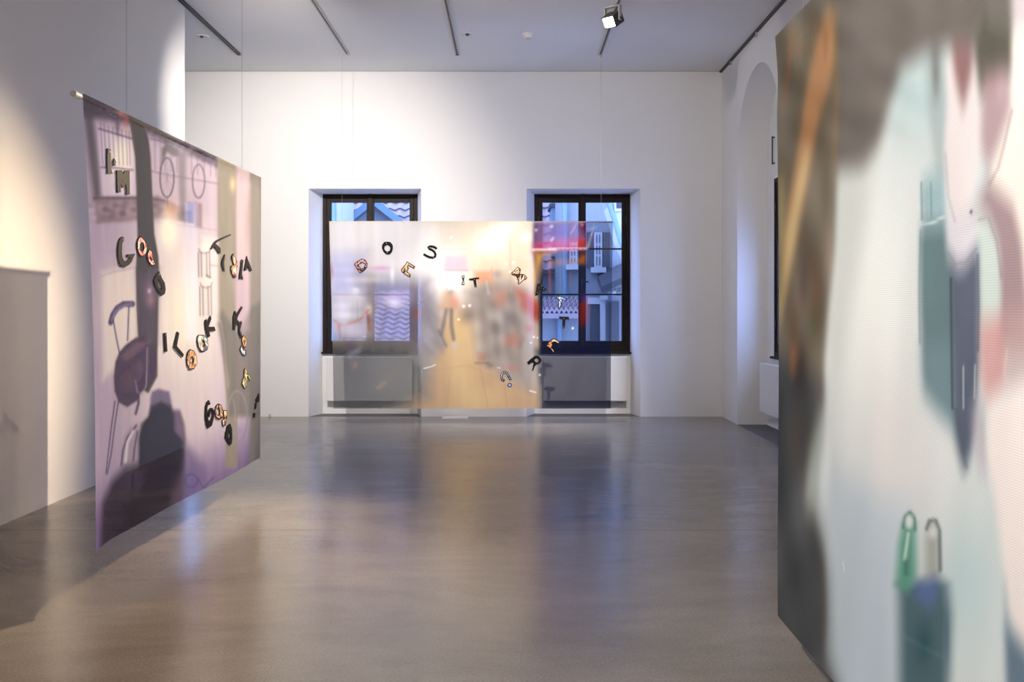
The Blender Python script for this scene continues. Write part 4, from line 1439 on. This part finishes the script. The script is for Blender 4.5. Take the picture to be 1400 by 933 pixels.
LL(g2, [(460, 118), (495, 150), (535, 210), (545, 270), (538, 330), (510, 380), (465, 380), (430, 340), (412, 280), (415, 200), (430, 150)], 'collage_red', 'red and white collaged letter O', [[(480, 205), (505, 235), (508, 275), (495, 305), (470, 310), (448, 285), (450, 235)]])
LL(g2, [(590, 285), (615, 320), (625, 400), (655, 460), (650, 495), (610, 500), (575, 460), (552, 400), (555, 340), (570, 300)], 'collage_red', 'narrow red and white collaged letter O', [[(588, 370), (606, 400), (608, 430), (593, 420)]])
LL(g2, [(712, 570), (745, 650), (785, 720), (797, 800), (785, 860), (745, 885), (705, 830), (660, 760), (640, 690), (670, 620)], 'vinyl_black', 'black letter D beside the tree trunk', [[(700, 665), (735, 720), (748, 775), (735, 808), (705, 775), (682, 725)]], [(708, 612)])
LL(g3, [(475, 102), (485, 112), (385, 160), (300, 205), (275, 228), (338, 290), (340, 360), (318, 360), (252, 270), (235, 290), (218, 308), (212, 290), (240, 235), (265, 195), (300, 175), (380, 140)], 'vinyl_black', 'black letter with a long thin arm')
LL(g3, [(395, 372), (400, 385), (385, 480), (393, 605), (375, 595), (355, 520), (352, 480), (370, 420)], 'vinyl_black', 'thin curved black letter')
LL(g3, [(515, 362), (522, 395), (545, 430), (565, 480), (570, 540), (550, 560), (548, 640), (555, 680), (525, 690), (495, 640), (475, 570), (480, 530), (520, 510), (500, 450), (487, 410), (500, 375)], 'collage_brown', 'brown collaged letter S')
LL(g3, [(630, 440), (652, 455), (640, 560), (632, 640), (650, 710), (635, 710), (615, 670), (610, 710), (592, 705), (605, 600), (620, 480), (612, 465)], 'vinyl_black', 'narrow black letter with split foot', (), [(618, 470)])
LL(g3, [(698, 395), (775, 595), (740, 595), (710, 520), (695, 590), (662, 590), (685, 480)], 'vinyl_black', 'black letter A')
LL(g4, [(82, 348), (115, 345), (120, 450), (130, 600), (95, 600), (88, 450)], 'vinyl_black', 'straight black letter I', (), [(102, 375)])
LL(g4, [(262, 330), (288, 350), (258, 525), (348, 635), (338, 672), (218, 540), (240, 430)], 'vinyl_black', 'black letter L')
LL(g4, [(430, 568), (480, 585), (515, 660), (522, 760), (480, 835), (425, 838), (395, 770), (388, 690), (400, 610)], 'collage_tan', 'tan collaged letter O', [[(455, 668), (478, 700), (472, 745), (448, 758), (430, 735), (435, 690)]])
LL(g4, [(545, 372), (610, 375), (655, 430), (668, 510), (650, 580), (610, 600), (570, 595), (540, 540), (525, 470), (528, 400)], 'collage_teal', 'white and teal collaged letter O', [[(600, 445), (618, 480), (615, 520), (590, 525), (575, 490), (580, 460)]])
LL(g4, [(622, 180), (645, 160), (655, 220), (690, 112), (706, 155), (668, 265), (745, 265), (760, 320), (675, 322), (690, 390), (660, 412), (640, 330), (625, 270)], 'vinyl_black', 'black letter K next to the teal letter')
LL(g5, [(135, 110), (148, 120), (150, 150), (205, 65), (218, 75), (165, 170), (160, 195), (185, 220), (205, 210), (210, 230), (190, 300), (215, 360), (200, 380), (175, 320), (175, 255), (145, 230), (140, 300), (122, 290), (120, 170)], 'vinyl_black', 'black letter K with a bent leg')
LL(g5, [(230, 350), (245, 370), (262, 420), (250, 455), (235, 480), (220, 440), (208, 400), (215, 365)], 'collage_tan', 'upper tan half of letter S')
LL(g5, [(205, 445), (225, 490), (262, 500), (268, 535), (240, 553), (210, 535), (190, 490)], 'collage_blue', 'lower blue and white half of letter S')
LL(g5, [(248, 670), (262, 700), (258, 730), (285, 730), (308, 790), (295, 795), (265, 750), (262, 800), (268, 850), (240, 875), (212, 830), (220, 780), (235, 760), (232, 690)], 'collage_yellow', 'yellow and grey collaged letter')
LL(g6, [(170, 160), (190, 210), (178, 222), (160, 215), (150, 270), (155, 380), (170, 435), (195, 410), (215, 350), (205, 300), (190, 310), (180, 380), (160, 378), (165, 300), (190, 262), (215, 262), (235, 300), (230, 390), (205, 490), (160, 520), (140, 480), (128, 370), (130, 240), (150, 180)], 'vinyl_black', 'black round letter G')
LL(g6, [(290, 205), (325, 225), (345, 290), (340, 390), (300, 408), (262, 390), (246, 330), (250, 260), (270, 220)], 'collage_brown', 'orange and brown collaged letter O', [[(280, 258), (300, 270), (308, 330), (290, 352), (265, 342), (262, 290)]])
LL(g6, [(355, 290), (405, 292), (395, 400), (375, 490), (345, 492), (335, 420), (362, 390), (352, 330)], 'collage_brown', 'narrow dark brown collaged letter O')
LL(g6, [(438, 460), (462, 530), (465, 660), (455, 725), (425, 722), (370, 630), (385, 560), (400, 490)], 'vinyl_black', 'black letter D at the end of the line', [[(428, 560), (440, 600), (438, 660), (415, 640), (412, 600)]])
LL(g6, [(825, 75), (838, 110), (830, 180), (805, 195), (795, 275), (778, 275), (780, 210), (800, 180), (785, 160), (805, 130)], 'vinyl_black', 'black question mark')
LL(g6, [(765, 325), (785, 330), (780, 382), (755, 380), (757, 340)], 'vinyl_black', 'black dot of question mark')

# ---------------------------------------------------------------- large pale banner, near
RX = 1.13
ry1 = RX * F / (1061 - HX)         # far edge
ry0 = ry1 - 3.55
rz0, rz1 = 0.190, 2.665
RH = rz1 - rz0


def surf_right(u, v):
    yy = ry1 - u
    flat = np.column_stack([np.full_like(u, RX), yy, rz0 + v])
    t = np.clip(1 - v / RH, 0, 1)
    off = -0.020 * np.sin(math.pi * t) * np.exp(-u / 0.22) + 0.006 * t * np.sin(u * 2.7)
    off = off - 0.012 * np.exp(-((t - 0.07) / 0.05) ** 2) * np.exp(-u / 0.10)
    pos = flat.copy()
    pos[:, 0] += -off * 0 + 0.0
    pos[:, 0] += off * -0.6
    pos[:, 1] += 0.018 * (1 - t) ** 8 * np.exp(-u / 0.1) - 0.03 * t ** 10 * np.exp(-u / 0.05)
    return pos, flat


rr = empty('fabric_banner', (RX, (ry0 + ry1) / 2, rz0))
tag(rr, 'large pale blurred photo banner with brown and teal smears on coarse mesh', 'banner', 'printed fabric banners')
zvis = RX * F / 705.0
upx = np.linspace(1061, 1405, 300)
us = np.concatenate([ry1 - RX * F / (upx - HX), np.linspace(ry1 - zvis, 3.55, 26)[1:]])
us[0] = 0.0
make_cloth('cloth', 'print_fabric_coarse', rr, us, np.linspace(0, RH, 321), surf_right, paint_pale, (1.0, 0.0, 1, 1, 1), [(3.0 * math.sin(k * 2.4), dy) for k, dy in enumerate((-20, -14, -9, -4, 0, 4, 9, 14, 20))], detail_pale)
m = MB(); m.cyl((RX + 0.016, ry0 + 0.01, rz1 - 0.014), (RX + 0.016, ry1 - 0.01, rz1 - 0.014), 0.011, 12)
m.build('top_rod', 'rod_white', rr)
wires(rr, [(RX + 0.016, ry1 - 0.35, rz1 - 0.01), (RX + 0.016, ry0 + 0.35, rz1 - 0.01)])


# ================================================================== OUTSIDE
tag(MB().box(-40, 40, 15.0, 70, -7.2, -7.0).build('ground', 'yard_paving'), kind='structure')


def tiled_roof(name, root, a, b, c, nrow, ncol, mat='roof_tile', amp=0.035):
    """wavy tiled slope: a = eave left, b = eave right, c = ridge above a"""
    a, b, c = Vector(a), Vector(b), Vector(c)
    U_, V_ = b - a, c - a
    N = U_.cross(V_).normalized()
    if N.z < 0: N = -N
    vs, fs = [], []
    per = 6
    nu = ncol * per + 1
    for r in range(nrow):
        for e in (0.0, 1.0):
            for i in range(nu):
                f = i / (nu - 1)
                w = amp * math.cos(2 * math.pi * i / per)
                lift = (0.05 if e == 0.0 else -0.01)
                vv = (r + (e * 1.06 if e else 0.0)) / nrow
                vs.append(a + U_ * f + V_ * min(vv, 1.02) + N * (w + lift))
    for r in range(nrow):
        base = r * 2 * nu
        for i in range(nu - 1):
            fs.append((base + i, base + i + 1, base + nu + i + 1, base + nu + i))
    m = MB(); m.add(vs, fs)
    for i in range(0): pass
    # butt ends of the tiles
    vs2, fs2 = [], []
    for r in range(nrow):
        for i in range(nu):
            f = i / (nu - 1)
            w = amp * math.cos(2 * math.pi * i / per)
            q = a + U_ * f + V_ * (r / nrow)
            vs2.append(q + N * (w + 0.05)); vs2.append(q + N * (w - 0.02))
    for r in range(nrow):
        for i in range(nu - 1):
            k = (r * nu + i) * 2
            fs2.append((k, k + 1, k + 3, k + 2))
    m.add(vs2, fs2)
    m.prism([a - N * 0.04, b - N * 0.04, b + V_ - N * 0.04, c - N * 0.04], -N * 0.1)
    o = m.build(name, mat, root)
    o['kind'] = 'stuff'
    return o


G0 = -7.0
# --- house behind the left niche: big tiled roof with a gabled dormer
hA = empty('house', (-4, 27, G0))
m = MB(); m.box(-14, -0.6, 26.5, 34, G0, 0.8); m.build('wall', 'house_render', hA)
tiled_roof('roof', hA, (-14, 26.0, 0.6), (-0.3, 26.0, 0.6), (-14, 34.0, 8.6), 34, 46)
DY = 25.4
ap = P(512, 279, DY); le = P(474, 309, DY); ri = P(550, 309, DY)
m = MB(); m.prism([(le.x, DY, -0.6), (ri.x, DY, -0.6), ri, ap, le], (0, 6, 0)); m.build('dormer', 'house_render', hA)
for s, e in ((-1, le), (1, ri)):
    d = (e - ap)
    e2 = ap + d * 1.25
    m = MB(); m.prism([ap + Vector((0, -0.3, 0.16)), e2 + Vector((0, -0.3, 0.16)), e2 + Vector((0, -0.3, -0.05)), ap + Vector((0, -0.3, -0.05))], (0, 6.2, 0))
    m.build('dormer_roof', 'copper_sheet', hA)
w0 = P(497, 330, DY); w1 = P(527, 372, DY)
m = MB(); m.box(w0.x, w1.x, DY - 0.05, DY, w1.z, w0.z); wn = m.build('window', 'house_pale', hA)
m = MB(); m.box(w0.x + .07, w1.x - .07, DY - 0.07, DY - 0.05, w1.z + .07, w0.z - .07); m.build('pane', 'house_window', wn)
tag(hA, 'house with lavender tiled roof and gabled dormer outside the window', 'house', 'houses outside the windows')
# --- low outbuilding roof just below
hC = empty('outbuilding', (-3.3, 22, G0))
m = MB(); m.box(-3.7, -0.9, 19.6, 24.6, G0, -1.3); m.build('wall', 'house_render', hC)
tiled_roof('roof', hC, (-3.75, 19.2, -1.4), (-0.6, 19.2, -1.4), (-3.75, 24.9, 1.9), 30, 11)
tag(hC, 'low outbuilding with wavy tiled roof below the dormer house', 'outbuilding')
# --- pale house edge on the far left
hE = empty('house', (-8.2, 23.0, G0))
m = MB(); m.box(-12.5, P(459, 300, 22).x, 22.0, 24.5, G0, 7.5); m.build('wall', 'house_pale', hE)
m = MB(); m.cyl((P(457, 300, 21.9).x, 21.9, G0), (P(457, 300, 21.9).x, 21.9, 7.4), 0.05, 10); m.build('downpipe', 'copper_sheet', hE)
m = MB(); m.prism([(-12.8, 21.7, 7.5), (P(462, 300, 22).x, 21.7, 7.5), (P(462, 300, 22).x, 24.8, 8.4), (-12.8, 24.8, 8.4)], (0, 0, 0.15)); m.build('roof', 'roof_tile', hE)
tag(hE, 'pale plastered house corner with downpipe outside the window', 'house', 'houses outside the windows')

# --- house behind the right niche
HB = 23.0
hB = empty('house', (3.0, HB, G0))
xl = P(768, 0, HB).x
m = MB(); m.box(xl, 9.0, HB, HB + 3.5, G0, 7.0); m.build('wall', 'house_render', hB)


def far_window(root, px0, py0, px1, py1, Y, shutters=True):
    a, b = P(px0, py0, Y), P(px1, py1, Y)
    m = MB(); m.box(a.x, b.x, Y - 0.06, Y, b.z, a.z); fr = m.build('window', 'house_pale', root)
    w = b.x - a.x; h = a.z - b.z
    for i in range(2):
        for j in range(3):
            q = MB()
            q.box(a.x + 0.05 + i * (w - 0.05) / 2, a.x + (i + 1) * (w - 0.05) / 2, Y - 0.075, Y - 0.06, b.z + 0.05 + j * (h - 0.05) / 3, b.z + (j + 1) * (h - 0.05) / 3)
            q.build('pane', 'house_window', fr)
    q = MB(); q.box(a.x - 0.08, b.x + 0.08, Y - 0.2, Y, b.z - 0.12, b.z); q.build('window_ledge', 'house_pale', root)
    if shutters:
        for xa, xb in ((a.x - 0.17, a.x - 0.02), (b.x + 0.02, b.x + 0.17)):
            q = MB(); q.box(xa, xb, Y - 0.05, Y, b.z, a.z); q.build('shutter', 'shutter_grey', root)


far_window(hB, 812, 318, 823, 366, HB)
far_window(hB, 778, 332, 789, 362, HB, False)
a, b = P(807, 416, HB), P(820, 470, HB)
m = MB(); m.box(a.x, b.x, HB - 0.05, HB, b.z, a.z); m.build('door', 'shutter_grey', hB)
m = MB(); m.box(b.x, P(827, 0, HB).x, HB - 0.12, HB, b.z, a.z + 0.15); m.box(P(803, 0, HB).x, b.x, HB - 0.12, HB, a.z, a.z + 0.15); m.build('door_frame', 'house_pale', hB)
a, b = P(833, 412, HB), P(846, 480, HB)
m = MB(); m.box(a.x, b.x, HB - 0.05, HB, b.z, a.z); m.build('door', 'shutter_grey', hB)
m = MB(); m.cyl((P(772, 0, HB).x, HB - 0.1, G0), (P(772, 0, HB).x, HB - 0.1, 6.9), 0.06, 10); m.build('downpipe', 'copper_sheet', hB)
c0, c1_ = P(823, 392, HB - 1.2), P(862, 374, HB - 1.2)
m = MB(); m.prism([c0, c1_, c1_ + Vector((0, 0, -0.14)), c0 + Vector((0, 0, -0.14))], (0, 1.2, 0.3)); m.build('canopy', 'shutter_grey', hB)
for t in (0.15, 0.45, 0.75):
    q0 = c0.lerp(c1_, t)
    m = MB(); m.box(q0.x - 0.04, q0.x + 0.04, HB - 1.1, HB, q0.z - 0.32, q0.z - 0.22); m.build('bracket', 'house_pale', hB)
tag(hB, 'blue-grey plastered house with shuttered window and doors outside the window', 'house', 'houses outside the windows')

# --- curved gable wall leaning into view, in front of the facade on the right
hG = empty('house', (4.6, 20.5, G0))
GY = 20.0
pts = [P(818, 262, GY), P(832, 278, GY), P(841, 305, GY), P(848, 330, GY), P(858, 350, GY), P(930, 352, GY), P(930, 262, GY)]
m = MB(); m.prism([q + Vector((0.05, 0, 0)) for q in pts[1:]] + [pts[0] + Vector((0.6, 0, 0))], (0, 1.6, 0)); m.build('upper_wall', 'house_pale', hG)
path = pts[:5]
for qa, qb in zip(path[:-1], path[1:]):
    m = MB(); m.cyl(qa + Vector((0, -0.05, 0)), qb + Vector((0, -0.05, 0)), 0.05, 8); m.build('gutter', 'copper_sheet', hG)
m = MB(); m.box(P(866, 0, GY).x, P(930, 0, GY).x, GY + 0.05, GY + 1.5, G0, P(0, 349, GY).z); m.build('wall', 'house_pale', hG)
a, b = P(839.5, 276, GY), P(853, 289, GY)
m = MB(); m.box(a.x, b.x, GY - 0.06, GY, b.z, a.z + 1.0); wn = m.build('window', 'house_pale', hG)
m = MB(); m.box(a.x + 0.04, b.x - 0.04, GY - 0.075, GY - 0.06, b.z + 0.05, a.z + 0.95); m.build('pane', 'house_window', wn)
tag(hG, 'pale jettied house side with curved gutter outside the window', 'house', 'houses outside the windows')

# --- house with white-edged tiles and a blue chimney, behind
hD = empty('house', (0.4, 29, G0))
m = MB(); m.box(-0.2, 3.2, 27.6, 32, G0, 2.6); m.build('wall', 'house_render', hD)
tiled_roof('roof', hD, (-0.4, 27.2, 2.5), (3.4, 27.2, 2.5), (-0.4, 32.0, 9.2), 26, 13)
a, b = P(754, 262, 27.0), P(771, 320, 27.0)
m = MB(); m.box(a.x, b.x, 27.0, 28.2, b.z - 0.6, a.z + 1.5); m.build('chimney', 'copper_sheet', hD)
m = MB(); m.box(a.x - 0.06, b.x + 0.06, 26.94, 28.26, P(0, 284, 27).z, P(0, 284, 27).z + 0.1); m.build('chimney_band', 'shutter_grey', hD)
tag(hD, 'house with tiled roof and blue chimney beyond the plastered house', 'house', 'houses outside the windows')
# --- tiled canopy below it
hF = empty('outbuilding', (1.0, 21.5, G0))
m = MB(); m.box(0.2, P(793, 0, 20).x, 20.3, 22.0, G0, P(0, 424, 20.3).z - 0.05); m.build('wall', 'house_render', hF)
e0 = P(735, 426, 20.0); e1 = P(794, 426, 20.0); rg = P(735, 408, 21.6)
tiled_roof('roof', hF, (e0.x, 20.0, e0.z), (e1.x, 20.0, e1.z), (e0.x, 21.6, e0.z + 0.28), 4, 9)
m = MB(); m.cyl((P(765, 0, 20.2).x, 20.2, G0), (P(765, 0, 20.2).x, 20.2, e0.z - 0.1), 0.05, 10); m.build('downpipe', 'copper_sheet', hF)
tag(hF, 'dark outbuilding with short tiled canopy below the chimney house', 'outbuilding')
